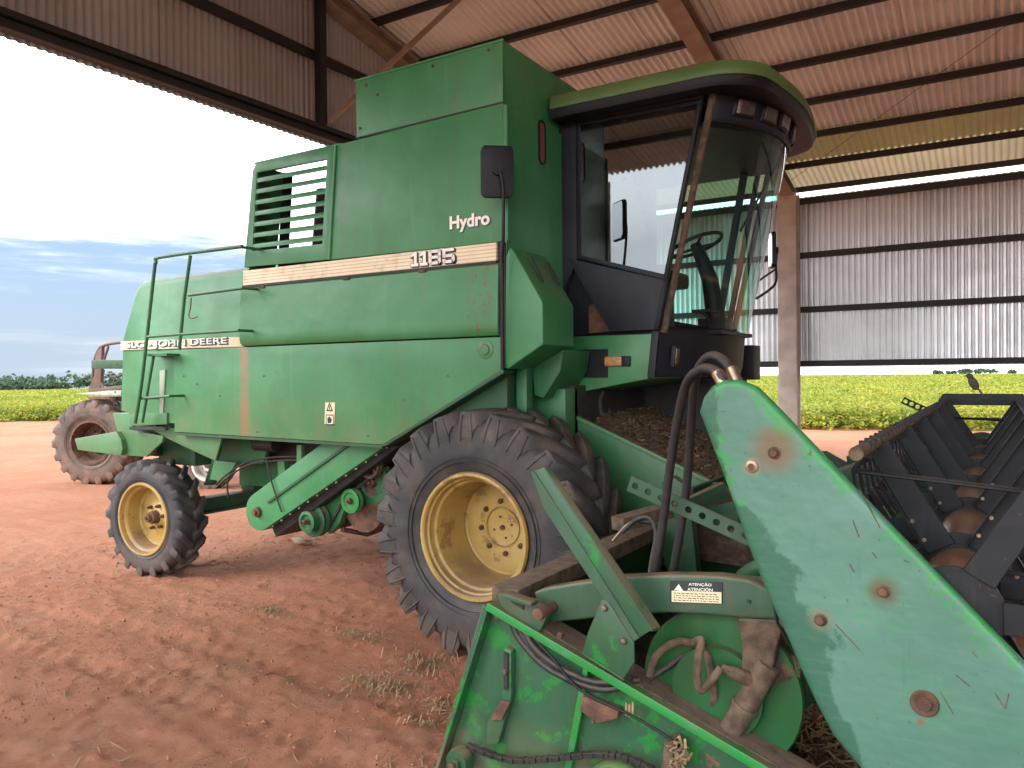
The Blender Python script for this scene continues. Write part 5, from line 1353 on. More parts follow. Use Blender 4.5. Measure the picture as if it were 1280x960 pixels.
# hoses
def hose(name, pts, r, mat='blackrub', smooth=8, parent=None):
    b = MB(); b.tube(pts, r, 10, smooth); return b.build(name, M[mat], parent or hd)
hose('hydraulic_hose', [(-0.735, 2.520, 1.665), (-0.747, 2.500, 1.723), (-0.784, 2.520, 1.762), (-0.850, 2.580, 1.766), (-0.928, 2.660, 1.716), (-0.993, 2.740, 1.569), (-1.045, 2.800, 1.383), (-1.086, 2.840, 1.192), (-1.131, 2.860, 0.991), (-1.160, 2.880, 0.879)], 0.0165)
hose('hydraulic_hose', [(-0.712, 2.560, 1.678), (-0.738, 2.560, 1.756), (-0.790, 2.600, 1.805), (-0.853, 2.660, 1.807), (-0.923, 2.750, 1.744), (-0.980, 2.860, 1.562), (-1.018, 2.920, 1.341), (-1.052, 2.940, 1.148), (-1.087, 2.950, 0.978), (-1.100, 2.950, 0.887)], 0.0165)
for a_, b_ in (((-0.775, 2.515, 1.757), (-0.744, 2.500, 1.712)), ((-0.743, 2.560, 1.772), (-0.717, 2.550, 1.712))):
    b = MB(); b.cyl(a_, b_, 0.021, seg=14); b.build('hose_ferrule', M['steel'], hd, 0.003, 1)
hose('thin_hose', [(-1.327, 3.000, 1.094), (-1.274, 3.020, 1.146), (-1.214, 3.020, 1.158), (-1.179, 3.000, 1.099), (-1.181, 2.960, 1.003), (-1.183, 2.920, 0.898)], 0.010)
hose('thin_hose', [(-1.265, 3.040, 1.137), (-1.197, 3.030, 1.135), (-1.158, 3.000, 1.078), (-1.150, 2.950, 0.970), (-1.149, 2.920, 0.887)], 0.009)
hose('thin_hose', [(-1.398, 3.060, 1.039), (-1.331, 3.060, 1.114), (-1.273, 3.060, 1.146)], 0.006, 'steel')
hose('hydraulic_hose', [(-1.090, 2.700, 0.634), (-1.072, 2.720, 0.708), (-1.006, 2.750, 0.762), (-0.931, 2.770, 0.760), (-0.892, 2.760, 0.735), (-0.871, 2.750, 0.649), (-0.866, 2.760, 0.589), (-0.887, 2.780, 0.533), (-0.927, 2.800, 0.473)], 0.0145, 'mud')
hose('hydraulic_hose', [(-1.098, 2.720, 0.620), (-1.033, 2.780, 0.667), (-0.972, 2.820, 0.720), (-0.916, 2.800, 0.771)], 0.012)
hose('hydraulic_hose', [(-0.818, 2.690, 0.725), (-0.841, 2.680, 0.690), (-0.866, 2.670, 0.655), (-0.883, 2.660, 0.643), (-0.894, 2.660, 0.675), (-0.894, 2.670, 0.756), (-0.889, 2.690, 0.808), (-0.925, 2.720, 0.784)], 0.0145, 'mud')
hose('hydraulic_hose', [(-1.659, 2.655, 0.757), (-1.622, 2.655, 0.693), (-1.509, 2.650, 0.613), (-1.376, 2.650, 0.576), (-1.254, 2.655, 0.569), (-1.167, 2.680, 0.596)], 0.013)
hose('hydraulic_hose', [(-1.646, 2.665, 0.766), (-1.590, 2.665, 0.679), (-1.444, 2.660, 0.587), (-1.323, 2.660, 0.565), (-1.207, 2.660, 0.607), (-1.128, 2.700, 0.615)], 0.013)
hose('hydraulic_hose', [(-1.607, 2.645, 0.755), (-1.546, 2.640, 0.678), (-1.433, 2.640, 0.621), (-1.280, 2.640, 0.596), (-1.147, 2.670, 0.627)], 0.012)
hose('electric_cable', [(-1.554, 2.635, 0.726), (-1.462, 2.630, 0.659), (-1.337, 2.620, 0.564), (-1.122, 2.610, 0.516), (-0.977, 2.610, 0.466), (-0.946, 2.620, 0.424)], 0.0055, 'black')
# angled channel bar with gusset
a0, a1 = Vector((-1.473, 2.550, 1.386)), Vector((-1.055, 2.550, 0.840))
b = MB()
v1 = [(-1.501, 2.550, 1.384), (-1.445, 2.550, 1.406), (-1.019, 2.550, 0.863), (-1.094, 2.550, 0.805), (-1.443, 2.550, 1.246)]; 
b.ext(v1, (0, 0.012, 0))
e_ = [(-1.445, 2.550, 1.406), (-1.019, 2.550, 0.863)]
b.ext([Vector(e_[0]), Vector(e_[1]), Vector(e_[1]) + Vector((0.018, 0.045, -0.002)), Vector(e_[0]) + Vector((0.008, 0.03, 0.0))], (-0.004, 0, -0.010))
ab = b.build('upright_channel', M['green_rail'] if False else M['green_head'], hd, 0.004)
b = MB(); w_ = [(-1.500, 2.548, 1.385), (-1.486, 2.548, 1.388), (-1.063, 2.548, 0.828), (-1.093, 2.548, 0.806), (-1.442, 2.548, 1.246)]; b.ext(w_, (0, -0.004, 0)); b.build('channel_flange', M['green_arm'], ab, 0.002, 1)
gp = [(-1.205, 2.538, 0.945), (-1.180, 2.538, 0.940), (-1.083, 2.538, 0.811), (-1.081, 2.538, 0.741), (-1.121, 2.538, 0.677), (-1.284, 2.538, 0.741), (-1.261, 2.538, 0.818)]
b = MB(); b.ext(gp, (0, 0.012, 0)); gs = b.build('channel_gusset', M['green_head'], ab, 0.004)
gf = [(-1.284, 2.538, 0.741), (-1.121, 2.538, 0.677)]; b = MB(); b.ext([Vector(gf[0]), Vector(gf[1]), Vector(gf[1]) + Vector((-0.01, 0.10, -0.05)), Vector(gf[0]) + Vector((-0.01, 0.10, -0.05))], (0, 0, -0.01)); b.build('gusset_foot', M['green_head'], ab, 0.003)
for px in [(-1.193, 2.537, 0.916), (-1.119, 2.537, 0.811)]:
    c = Vector(px); b = MB(); b.lathe([(0, -0.012), (0.008, -0.011), (0.013, -0.004), (0.013, 0)], c, (0, 1, 0), 14); b.build('rivet', M['steel'], ab)
# perforated straps
def perforated(name, p0, p1, h, th, n, mat, parent, r=0.30):
    p0, p1 = Vector(p0), Vector(p1); d = p1 - p0; L = d.length; d.normalize(); u = Vector((-d.z, 0, d.x)); s_ = L / n
    b = MB()
    for k in range(n):
        c = p0 + d * s_ * (k + 0.5); o, i_ = [], []
        for a in [2 * math.pi * j / 16 for j in range(16)]:
            ca_, sa_ = math.cos(a), math.sin(a); m_ = max(abs(ca_), abs(sa_))
            o.append(c + d * (ca_ / m_ * s_ / 2) + u * (sa_ / m_ * h / 2)); i_.append(c + d * ca_ * h * r * 0.72 + u * sa_ * h * r * 0.72)
        b.ring(o, i_, (0, th, 0))
    bmesh.ops.remove_doubles(b.bm, verts=b.bm.verts, dist=0.0004)
    return b.build(name, mat, parent, smooth=0)
perforated('perforated_strap', (-1.253, 2.900, 1.315), (-0.708, 2.900, 1.123), 0.064, 0.012, 10, M['green_arm'], hd)
b = MB(); b.bar((-1.101, 3.020, 1.194), (-0.989, 3.300, 1.256), 0.03, 0.07); b.build('strap_support', M['green_arm'], hd, 0.006)
# far end of the header
b = MB(); b.xz([(-1.77, 0.80), (-2.04, 0.045), (-0.3, 0.02), (-0.2, 0.25), (-0.62, 0.62), (-1.35, 1.02), (-1.62, 1.0)], HY1, HY1 + 0.02); b.build('end_sheet', M['green_dark'], hd, 0.004)
b = MB(); b.xz([(-1.42, 0.78), (-1.02, 0.98), (-0.55, 0.98), (-0.42, 0.90), (-0.42, 0.80)], 6.9, 7.74); b.build('far_drive_cover', M['green_dark'], hd, 0.02)
b = MB(); b.box(-1.55, -1.30, 6.2, 7.6, 0.80, 0.93); b.build('far_tool_box', M['mud'], hd, 0.02)
perforated('perforated_strap', (-0.699, 7.600, 1.509), (-0.321, 7.600, 1.322), 0.06, 0.012, 8, M['black'], hd, 0.42)
# auger
AX, AZ = -0.86, 0.60
b = MB(); b.cyl((AX, HY0 + 0.06, AZ), (AX, HY1 - 0.03, AZ), 0.165, seg=36); b.lathe([(0.165, 0), (0.29, 0.0), (0.295, 0.012), (0.165, 0.012)], (AX, HY0 + 0.10, AZ), (0, 1, 0), 40, closed=True); au = b.build('auger', M['green_auger'], hd)
for (ya, yb, sgn) in ((HY0 + 0.2, 4.5, 1), (HY1 - 0.1, 6.2, -1)):
    b = MB()
    nT = 4.2; N = 150; prev = None
    for k in range(N + 1):
        t = k / N; y = ya + (yb - ya) * t; a = sgn * 2 * math.pi * nT * t
        cur = [b.bm.verts.new((AX + r_ * math.cos(a), y, AZ + r_ * math.sin(a))) for r_ in (0.165, 0.285)]
        if prev: b.bm.faces.new((prev[0], prev[1], cur[1], cur[0]))
        prev = cur
    fl = b.build('flighting', M['green_auger'], au)
    so = fl.modifiers.new('thick', 'SOLIDIFY'); so.thickness = 0.006
b = MB()
for k in range(22):
    a = k * 2.4; y = 4.6 + 1.5 * k / 22; p = Vector((AX, y, AZ)); q = Vector((math.cos(a), 0, math.sin(a)))
    b.cyl(p + q * 0.16, p + q * 0.30, 0.008, seg=6)
b.build('fingers', M['steel'], au)
nx, ny = 40, 160
X, Y = np.meshgrid(np.linspace(-1.15, -0.32, nx), np.linspace(2.74, 7.7, ny))
Z = 0.27 + 0.07 * (fbm(X * 6, Y * 6, 12, 4) - 0.5) + 0.03 * (fbm(X * 30, Y * 30, 18, 3) - 0.5)
grid_mesh('chaff_bed', X, Y, Z, M['chaff'], hd)
n = 3600
x = rng.uniform(-1.12, -0.33, n); y = 2.75 + rng.beta(1, 2.5, n) * 4.8; z = 0.285 + 0.07 * (fbm(x * 6, y * 6, 12, 4) - 0.5)
a = rng.uniform(0, 6.28, n); L = rng.uniform(0.012, 0.05, n); e = np.stack([np.cos(a), np.sin(a), rng.normal(0, 0.3, n)], -1) * L[:, None]
f_ = np.stack([-np.sin(a), np.cos(a), rng.normal(0, 0.5, n)], -1) * 0.003; c = np.stack([x, y, z], -1)
o = quads_mesh('chaff', np.stack([c - e - f_, c + e - f_, c + e + f_, c - e + f_], 1), M['straw'], hd); o['kind'] = 'stuff'
# cutterbar with guards
b = MB(); b.box(-0.33, -0.27, HY0 + 0.05, HY1, 0.185, 0.215); cbz = b.build('cutterbar', M['dark'], hd)
b = MB()
for k in range(60):
    y = HY0 + 0.1 + k * 0.0825; b.ext([(-0.28, y - 0.018, 0.19), (-0.28, y + 0.018, 0.19), (-0.28, y + 0.012, 0.215), (-0.28, y - 0.012, 0.215)], (0.02, 0, 0)); b.cyl((-0.26, y, 0.20), (-0.15, y, 0.205), 0.014, 0.003, 6)
o = b.build('knife_guards', M['dark'], cbz); o['kind'] = 'stuff'

# ---- reel
RX, RZ = -0.10, 1.08
reel = empty('reel', parent=hd, loc=(RX, 5.0, RZ))
b = MB(); b.cyl((RX, 2.52, RZ), (RX, 7.5, RZ), 0.100, seg=32); b.build('reel_tube', M['wornbrown'], reel)
angs = [R(120 - 60 * k) for k in range(6)]
RB = 0.50
def pt(a, r, y): return Vector((RX + r * math.cos(a), y, RZ + r * math.sin(a)))
for y in (2.90, 3.75, 4.60, 5.45, 6.30, 7.10):
    b = MB(); b.lathe([(0.098, 0), (0.150, 0), (0.150, 0.012), (0.098, 0.012)], (RX, y, RZ), (0, 1, 0), 32, closed=True)
    sp_ = b.build('spider', M['reelblack'], reel, smooth=25)
    for a in angs:
        b = MB(); t = Vector((-math.sin(a), 0, math.cos(a)))
        p0_, p1_ = pt(a, 0.108, y), pt(a, RB - 0.01, y)
        w0, w1 = 0.046, 0.037
        b.ext([p0_ + t * w0, p0_ - t * w0, p1_ - t * w1, p1_ + t * w1], (0, -0.008, 0))
        b.ext([p0_ + t * w0, p1_ + t * w1, p1_ + t * w1 + Vector((0, -0.04, 0)), p0_ + t * w0 + Vector((0, -0.04, 0))], t * -0.006)
        o = b.build('spider_arm', M['reelblack'], sp_, 0.002, 1)
        for f_ in (0.12, 0.3):
            c = p0_.lerp(p1_, f_) + t * 0.03; b = MB(); b.cyl(c + Vector((0, -0.006, 0)), c + Vector((0, -0.014, 0)), 0.007, seg=6); 
            if y < 4.5 and a in angs[:3]: b.build('spider_bolt', M['steel'], sp_)
            else: b.bm.free()
for i, a in enumerate(angs):
    y0_ = 2.47 if i == 0 else 2.64
    b = MB(); b.cyl(pt(a, RB, y0_), pt(a, RB, 7.42), 0.021, seg=12)
    bt = b.build('bat_tube', M['mud'] if i == 0 else M['reelblack'], reel)
    b = MB()
    for k in range(40):
        y = 2.66 + 0.118 * k; c = pt(a, RB, y)
        if i > 1 or k == 0 or True:
            b.box(c.x - 0.017, c.x + 0.020, y - 0.009, y + 0.009, c.z - 0.03, c.z + 0.024)
            b.tube([c + Vector((0.0, 0, -0.02)), c + Vector((-0.035, 0, -0.07)), c + Vector((-0.02, 0, -0.16)), c + Vector((0.045, 0, -0.27))], [0.009, 0.008, 0.006, 0.004], 6)
        if i < 2:                                        # the two upper bats show: each spring tine its own object
            if k == 0:
                t0 = b.build('tine', M['black'], reel); b = MB()
            else:
                t_ = t0.copy(); col.objects.link(t_); t_.location = (0, 0.118 * k, 0); b = MB()
    if i > 1:
        o = b.build('tines', M['black'], reel); o['kind'] = 'stuff'
# far end star: flat hexagon with braces
ye = 7.48; RH = 0.565
b = MB()
oo = [pt(a, RH, ye) for a in angs]; ii = [pt(a, RH - 0.11, ye) for a in angs]
b.ring(oo, ii, (0, 0.02, 0)); es_ = b.build('end_star', M['reelblack'], reel, 0.003, 1)
for a in angs:
    b = MB(); b.bar(pt(a, 0.1, ye - 0.012), pt(a, RH - 0.06, ye - 0.012), 0.014, 0.05, (0, 1, 0)); b.build('star_spoke', M['reelblack'], es_)
b = MB(); q = [pt(a, 0.30, ye - 0.03) for a in angs]; b.ring([pt(a, 0.34, ye - 0.025) for a in angs], [pt(a, 0.315, ye - 0.025) for a in angs], (0, 0.012, 0)); b.build('star_inner_ring', M['reelblack'], es_)
b = MB(); b.lathe([(0, -0.03), (0.12, -0.03), (0.17, 0), (0.17, 0.03), (0, 0.03)], (RX, ye + 0.06, RZ), (0, 1, 0), 28); b.build('reel_bearing', M['green_dark'], reel)
b = MB(); b.bar((-0.392, 2.700, 1.437), (0.162, 2.700, 1.396), 0.012, 0.045, (0, 1, 0)); b.build('near_end_brace', M['reelblack'], reel, 0.003, 1)
b = MB(); b.lathe([(0, 0), (0.125, 0), (0.125, 0.012), (0, 0.012)], (RX, 2.502, RZ), (0, 1, 0), 32); b.build('end_plate', M['reelblack'], reel)
for a in angs:
    b = MB(); t = Vector((-math.sin(a), 0, math.cos(a))); p0_, p1_ = pt(a, 0.115, 2.496), pt(a, RB - 0.01, 2.496)
    b.ext([p0_ + t * 0.044, p0_ - t * 0.044, p1_ - t * 0.036, p1_ + t * 0.036], (0, -0.010, 0))
    if a == angs[0]: b.bm.free(); continue                 # this one is missing
    b.build('end_arm', M['reelblack'], reel, 0.002, 1)
b = MB(); b.bar((-1.15, 7.6, 0.95), (0.35, 7.6, 1.08), 0.06, 0.10, (0, 0, 1)); b.build('reel_arm', M['green_dark'], hd, 0.01)
b = MB(); b.tube([(-0.378, 6.700, 1.406), (-0.103, 6.700, 1.400), (0.216, 6.700, 1.384)], 0.008, 6); b.build('control_cable', M['black'], hd)

# ---- pale drive shield nearest the camera
SHY = 2.45
shp = [(-0.816, 1.628), (-0.802, 1.677), (-0.776, 1.711), (-0.734, 1.731), (-0.684, 1.731), (-0.635, 1.711), (-0.594, 1.671)]
right_end = [(0.36, 0.66), (0.42, 0.54), (0.42, 0.42), (0.36, 0.34), (0.24, 0.29), (0.08, 0.30), (-0.10, 0.38)]
left = [(-0.287, 0.520), (-0.340, 0.594), (-0.416, 0.674), (-0.465, 0.764), (-0.506, 0.852), (-0.543, 0.938), (-0.599, 1.052), (-0.660, 1.206), (-0.734, 1.414), (-0.787, 1.552)]
out_ = shp + [(-0.243, 1.297), (0.061, 0.978)] + right_end + left
def shield_mat():
    n = NT('faded_shield_paint')
    base = n.mix(n.rng(n.noise(1.1, 5, 0.6), 0.35, 0.65), (0.050, 0.138, 0.099), (0.074, 0.180, 0.134))
    c = n.mix(n.math('MULTIPLY', n.rng(n.noise(1, 6, 0.6, n.scale((3, 3, 14))), 0.45, 0.7), 0.35), base, (0.055, 0.17, 0.105))
    e = n.attr('edge')
    k = n.rng(n.math('ADD', n.math('MULTIPLY', e, 0.11), n.math('ADD', n.math('MULTIPLY', n.noise(34, 9, 0.75), 0.6), n.math('MULTIPLY', n.noise(5, 3, 0.5), 0.4))), 0.575, 0.60)
    c = n.mix(n.math('MULTIPLY', k, n.rng(e, 0.0, 0.3, 0.25, 0.92)), c, (0.03, 0.215, 0.06))
    k = n.rng(n.math('ADD', n.math('MULTIPLY', e, 0.05), n.noise(48, 7, 0.7)), 0.665, 0.69)
    c = n.mix(n.math('MULTIPLY', k, 0.85), c, (0.06, 0.05, 0.035))
    d = n.noise(1.0, 7, 0.6, n.scale((3.2, 3.2, 3.2)))
    dk = n.rng(n.math('ADD', n.attr('leftside'), n.math('MULTIPLY', d, 1.7)), 1.45, 1.52)     # bleached film worn off along the lower edge
    c = n.mix(n.math('MULTIPLY', dk, 0.85), c, (0.018, 0.085, 0.052))
    c = n.mix(n.math('MULTIPLY', n.rng(n.noise(1.0, 7, 0.7, n.scale((4, 4, 60))), 0.5, 0.72), 0.22), c, (0.11, 0.22, 0.17))      # wiped, brushed film
    c = n.mix(n.math('MULTIPLY', n.rng(n.noise(1.0, 7, 0.7, n.scale((26, 26, 2.2))), 0.58, 0.74), 0.32), c, (0.03, 0.105, 0.085))   # run marks
    c = n.mix(n.math('MULTIPLY', n.rng(n.noise(55, 4, 0.6), 0.70, 0.735), 0.75), c, (0.055, 0.045, 0.03))                          # chips down to primer
    c = n.mix(n.math('MULTIPLY', n.rng(n.noise(4.5, 6, 0.7), 0.60, 0.72), 0.25), c, (0.15, 0.125, 0.085))                           # dust smears
    for (x, z, r_, col_, am) in RUSTSPOTS:
        vx = n.t.nodes.new('ShaderNodeVectorMath'); vx.operation = 'DISTANCE'
        n.t.links.new(n.pos, vx.inputs[0]); vx.inputs[1].default_value = (x, SHY, z)
        dd = n.math('ADD', vx.outputs['Value'], n.math('MULTIPLY', n.math('SUBTRACT', n.noise(22, 5), 0.5), 0.012))
        c = n.mix(n.math('MULTIPLY', n.rng(dd, r_, r_ * 0.30), am), c, col_)
    sc = n.rng(n.noise(1.0, 2, 0.5, n.scale((9, 9, 70)), dist=2.0), 0.72, 0.75)
    c = n.mix(n.math('MULTIPLY', sc, 0.3), c, (0.06, 0.17, 0.10))
    return n.fin(c, n.math('ADD', 0.36, n.math('MULTIPLY', n.noise(12, 5), 0.2)), 0, n.bump(n.noise(3.2, 4), 0.35, 0.05), 0.45)
BOLTS = [(-0.578, 1.507), (-0.646, 1.462), (-0.276, 1.124), (-0.446, 1.015), (-0.172, 0.824)]
RUSTSPOTS = [(BOLTS[0][0], BOLTS[0][1] + 0.008, 0.10, (0.135, 0.09, 0.045), 0.85), (BOLTS[0][0], BOLTS[0][1], 0.03, RUST, 0.6), (BOLTS[1][0], BOLTS[1][1], 0.035, (0.30, 0.19, 0.12), 0.7), (BOLTS[2][0], BOLTS[2][1], 0.062, (0.07, 0.09, 0.045), 0.9), (BOLTS[2][0], BOLTS[2][1], 0.026, (0.16, 0.06, 0.03), 0.9),
             (BOLTS[3][0], BOLTS[3][1], 0.050, (0.13, 0.14, 0.08), 0.7), (BOLTS[3][0], BOLTS[3][1], 0.022, (0.15, 0.06, 0.03), 0.8), (BOLTS[4][0], BOLTS[4][1], 0.05, (0.12, 0.12, 0.07), 0.5), (BOLTS[4][0] - 0.01, BOLTS[4][1] - 0.055, 0.014, (0.17, 0.07, 0.03), 0.8)]
def densify(P, step):
    o = []
    for i in range(len(P)):
        a, c = Vector(P[i]), Vector(P[(i + 1) % len(P)]); k = max(1, int((c - a).length / step))
        o += [tuple(a.lerp(c, j / k)) for j in range(k)]
    return o
def inset_poly(P, dd):
    n = len(P); o = []
    for i in range(n):
        a, c, e = Vector(P[i - 1]), Vector(P[i]), Vector(P[(i + 1) % n])
        t = ((c - a).normalized() + (e - c).normalized()).normalized(); o.append(tuple(c + Vector((-t.y, t.x)) * dd))
    return o
def area(P): return sum(P[i - 1][0] * P[i][1] - P[i][0] * P[i - 1][1] for i in range(len(P))) / 2
Pn = densify(out_, 0.025)
if area(Pn) < 0: Pn = Pn[::-1]
bm = bmesh.new(); le = bm.verts.layers.float.new('edge'); ll = bm.verts.layers.float.new('leftside')
rings_ = []
L0 = Vector(left[-1]); L1 = Vector(left[2]); ld = (L1 - L0).normalized(); lnv = Vector((-ld.y, ld.x))
if lnv.x < 0: lnv = -lnv
for (dd, yo, ev) in ((0.012, 0.075, 1.0), (0.004, 0.055, 1.0), (0.0, 0.022, 1.0), (0.003, 0.009, 1.0), (0.010, 0.002, 0.95), (0.020, 0.0, 0.8), (0.045, 0.0, 0.35), (0.065, 0.0, 0.12), (0.082, 0.0, 0.0)):
    r_ = []
    for (x, z) in inset_poly(Pn, dd):
        w = bm.verts.new((x, SHY + yo, z)); w[le] = ev
        dl = (Vector((x, z)) - L0).dot(lnv); w[ll] = max(0.0, min(1.0, 1 - dl / 0.16)); r_.append(w)
    rings_.append(r_)
for A, B in zip(rings_, rings_[1:]):
    for i in range(len(A)):
        j = (i + 1) % len(A); bm.faces.new((A[i], A[j], B[j], B[i]))
cap = bm.faces.new(rings_[-1]); bk = bm.faces.new(rings_[0][::-1])
bmesh.ops.triangulate(bm, faces=[cap, bk])
bmesh.ops.recalc_face_normals(bm, faces=bm.faces)
me = bpy.data.meshes.new('drive_shield'); bm.to_mesh(me); bm.free()
sh = link('drive_shield', me, shield_mat(), hd, 45)
for i, (x, z) in enumerate(BOLTS):
    c = (x, SHY, z); b = MB()
    if i == 4:
        b.lathe([(0.0, -0.012), (0.018, -0.012), (0.02, -0.006), (0.034, -0.008), (0.037, -0.003), (0.037, 0.001)], c, (0, 1, 0), 28); b.build('drive_cap', M['rust'], sh, smooth=30)
    elif i == 1:
        b.lathe([(0.008, -0.002), (0.010, -0.008), (0.019, -0.006), (0.020, 0.001)], c, (0, 1, 0), 20); b.build('washer', M['steel'], sh)
        b = MB(); b.cyl((x, SHY - 0.002, z), (x, SHY - 0.004, z), 0.009, seg=12); b.build('washer_hole', M['rust'], sh)
    else:
        b.cyl((x, SHY, z), (x, SHY - 0.004, z), 0.019, seg=20); b.cyl((x, SHY - 0.004, z), (x, SHY - 0.018, z), 0.0135, seg=6); b.build('shield_bolt', M['rust'], sh, 0.002, 1)
b = MB()
random.seed(3)
for pl in (((1068,652),(1078,678)), ((1178,865),(1192,892)), ((1193,843),(1211,857)), ((1244,867),(1256,884)), ((1256,884),(1261,866)), ((1043,780),(1074,812))):
    pass
scr = [[(-0.356, 2.449, 1.321), (-0.339, 2.449, 1.272)], [(-0.134, 2.449, 0.866), (-0.102, 2.449, 0.809)], [(-0.097, 2.449, 0.920), (-0.063, 2.449, 0.894)], [(-0.004, 2.449, 0.887), (0.019, 2.449, 0.851)], [(0.019, 2.449, 0.851), (0.027, 2.449, 0.893)], [(-0.405, 2.449, 1.009), (-0.336, 2.449, 0.941)], [(-0.305, 2.449, 1.234), (-0.293, 2.449, 1.217)], [(-0.058, 2.449, 0.989), (-0.045, 2.449, 0.976)], [(-0.336, 2.449, 1.411), (-0.284, 2.449, 1.305)], [(-0.223, 2.449, 1.220), (-0.210, 2.449, 1.215)], [(-0.365, 2.449, 1.192), (-0.352, 2.449, 1.168)]]
for p0_, p1_ in scr:
    b = MB(); b.bar(Vector(p0_) + Vector((0, 0.0005, 0)), Vector(p1_) + Vector((0, 0.0005, 0)), 0.0025, 0.002, (0, 1, 0)); b.build('scratch', M['rust'], sh, smooth=0)

# ---- reel drive beam hidden behind the shield
b = MB(); b.bar((-0.75, 2.58, 1.60), (0.0, 2.58, 0.75), 0.06, 0.12, (0, 1, 0)); b.build('reel_arm', M['green_dark'], hd, 0.01)

# ------------------------------------------------------------------ old tractor behind the harvester
tk = empty('tractor', 'muddy old tractor with a roll bar, half hidden behind the harvester', 'tractor', (-11.7, 8.0, 0))
def tractor_wheel(name, Rr, W, rb, n, lug, rim_mat, x, y, rz):
    w = empty(name, parent=tk); w.matrix_parent_inverse = Matrix.Translation((11.7, -8.0, 0))
    tyre_mesh(Rr, W, rb, n, lug, 'tyre', M['rubber_mud'], M['rubber_mud'], w, chev=-1, lw=0.04)
    h = W / 2
    b = MB(); b.lathe([(rb + 0.01, -h * 0.84), (rb + 0.015, -h * 0.98), (rb - 0.02, -h * 1.0), (rb - 0.035, -h * 0.8), (rb * 0.84, -h * 0.6), (rb * 0.82, 0.0), (rb * 0.6, 0.04), (rb * 0.45, -0.02), (rb * 0.42, -0.06), (0, -0.06)], (0, 0, 0), (0, 1, 0), 48)
    r_ = b.build('rim', rim_mat, None, smooth=32); r_.parent = w
    for k in range(8):
        a = 2 * math.pi * k / 8; c = Vector((rb * 0.52 * math.cos(a), -0.01, rb * 0.52 * math.sin(a)))
        b = MB(); b.cyl(c + Vector((0, 0.03, 0)), c + Vector((0, -0.04, 0)), rb * 0.05, seg=6); o = b.build('wheel_bolt', M['rust'], None); o.parent = w
    b = MB(); b.cyl((0, -0.05, 0), (0, -0.12, 0), rb * 0.26, rb * 0.2, 18); o = b.build('hub', M['rust'], None, 0.006); o.parent = w
    w.location = (x, y, Rr - 0.02); w.rotation_euler = (0, 0.3, rz)
    return w
tw = tractor_wheel('rear_wheel', 0.72, 0.50, 0.36, 18, 0.032, M['rust'], -12.86, 7.50, R(24))
t2 = dup(tw, tk); t2.location = (-13.45, 8.85, 0.70); t2.rotation_euler = (0, 0.1, math.pi + R(24))
fwt = tractor_wheel('front_wheel', 0.40, 0.24, 0.245, 14, 0.02, M['palerim'], -10.66, 8.02, R(26))
t3 = dup(fwt, tk); t3.location = (-11.15, 9.1, 0.38); t3.rotation_euler = (0, 0.2, math.pi + R(26))
b = MB(); b.box(-12.9, -11.3, 8.1, 8.6, 0.55, 0.95); b.box(-11.4, -10.2, 8.35, 8.85, 0.5, 0.85); b.cyl((-12.68, 7.7, 0.7), (-12.68, 8.9, 0.7), 0.12, seg=16); b.box(-10.62, -10.5, 8.1, 9.2, 0.32, 0.42); b.build('transmission', M['rust'], tk, 0.02)
b = MB(); b.xz([(-11.5, 0.85), (-11.5, 1.42), (-11.3, 1.5), (-10.35, 1.42), (-10.12, 1.3), (-10.08, 0.7), (-10.3, 0.62)], 8.38, 8.84); b.build('hood', M['tractor_red'], tk, 0.05, 3)
fp = [(-13.280, 1.512), (-12.200, 1.569), (-11.868, 1.570), (-11.870, 1.492), (-12.247, 1.490)]
b = MB(); b.xz(fp, 7.28, 7.75); b.build('fender', M['palewhite'], tk, 0.01)
b = MB(); b.xz([(x, z - 0.18) for x, z in fp[1:]], 8.75, 9.2); b.build('fender', M['palewhite'], tk, 0.01)
b = MB(); b.xz([(-13.289, 1.590), (-13.113, 1.809), (-13.055, 2.219), (-12.862, 2.323), (-12.927, 1.590)], 7.56, 7.62); b.xz([(-13.289, 1.590), (-12.187, 1.657), (-12.189, 1.578), (-13.291, 1.534)], 7.56, 7.9); b.build('seat_frame', M['tractor_red'], tk, 0.01)
b = MB()
for y in (7.58, 8.95):
    b = MB(); b.tube([(x, y, z) for x, z in [(-13.192, 1.576), (-13.132, 2.015), (-12.982, 2.258), (-12.767, 2.334), (-12.351, 2.362), (-11.839, 2.373)]], 0.026, 10, 6); b.build('roll_bar', M['tractor_red'], tk)
b = MB(); b.tube([(x, y, z) for x, z in [(-12.856, 1.577), (-12.969, 1.808), (-12.845, 2.052), (-12.697, 2.305)] for y in (7.58,)], 0.02, 8, 4)
b.build('roll_bar_stay', M['tractor_red'], tk)
b = MB(); b.box(-12.5, -12.1, 8.1, 8.6, 1.15, 1.25); b.box(-12.6, -12.5, 8.1, 8.6, 1.2, 1.6); b.box(-12.42, -12.2, 8.25, 8.45, 0.9, 1.16); b.build('seat', M['black'], tk, 0.03)
b = MB(); b.xz([(-13.951, 1.445), (-13.033, 1.451), (-13.038, 1.266), (-13.651, 1.258)], 7.9, 8.3); b.build('platform', M['rust'], tk, 0.01)

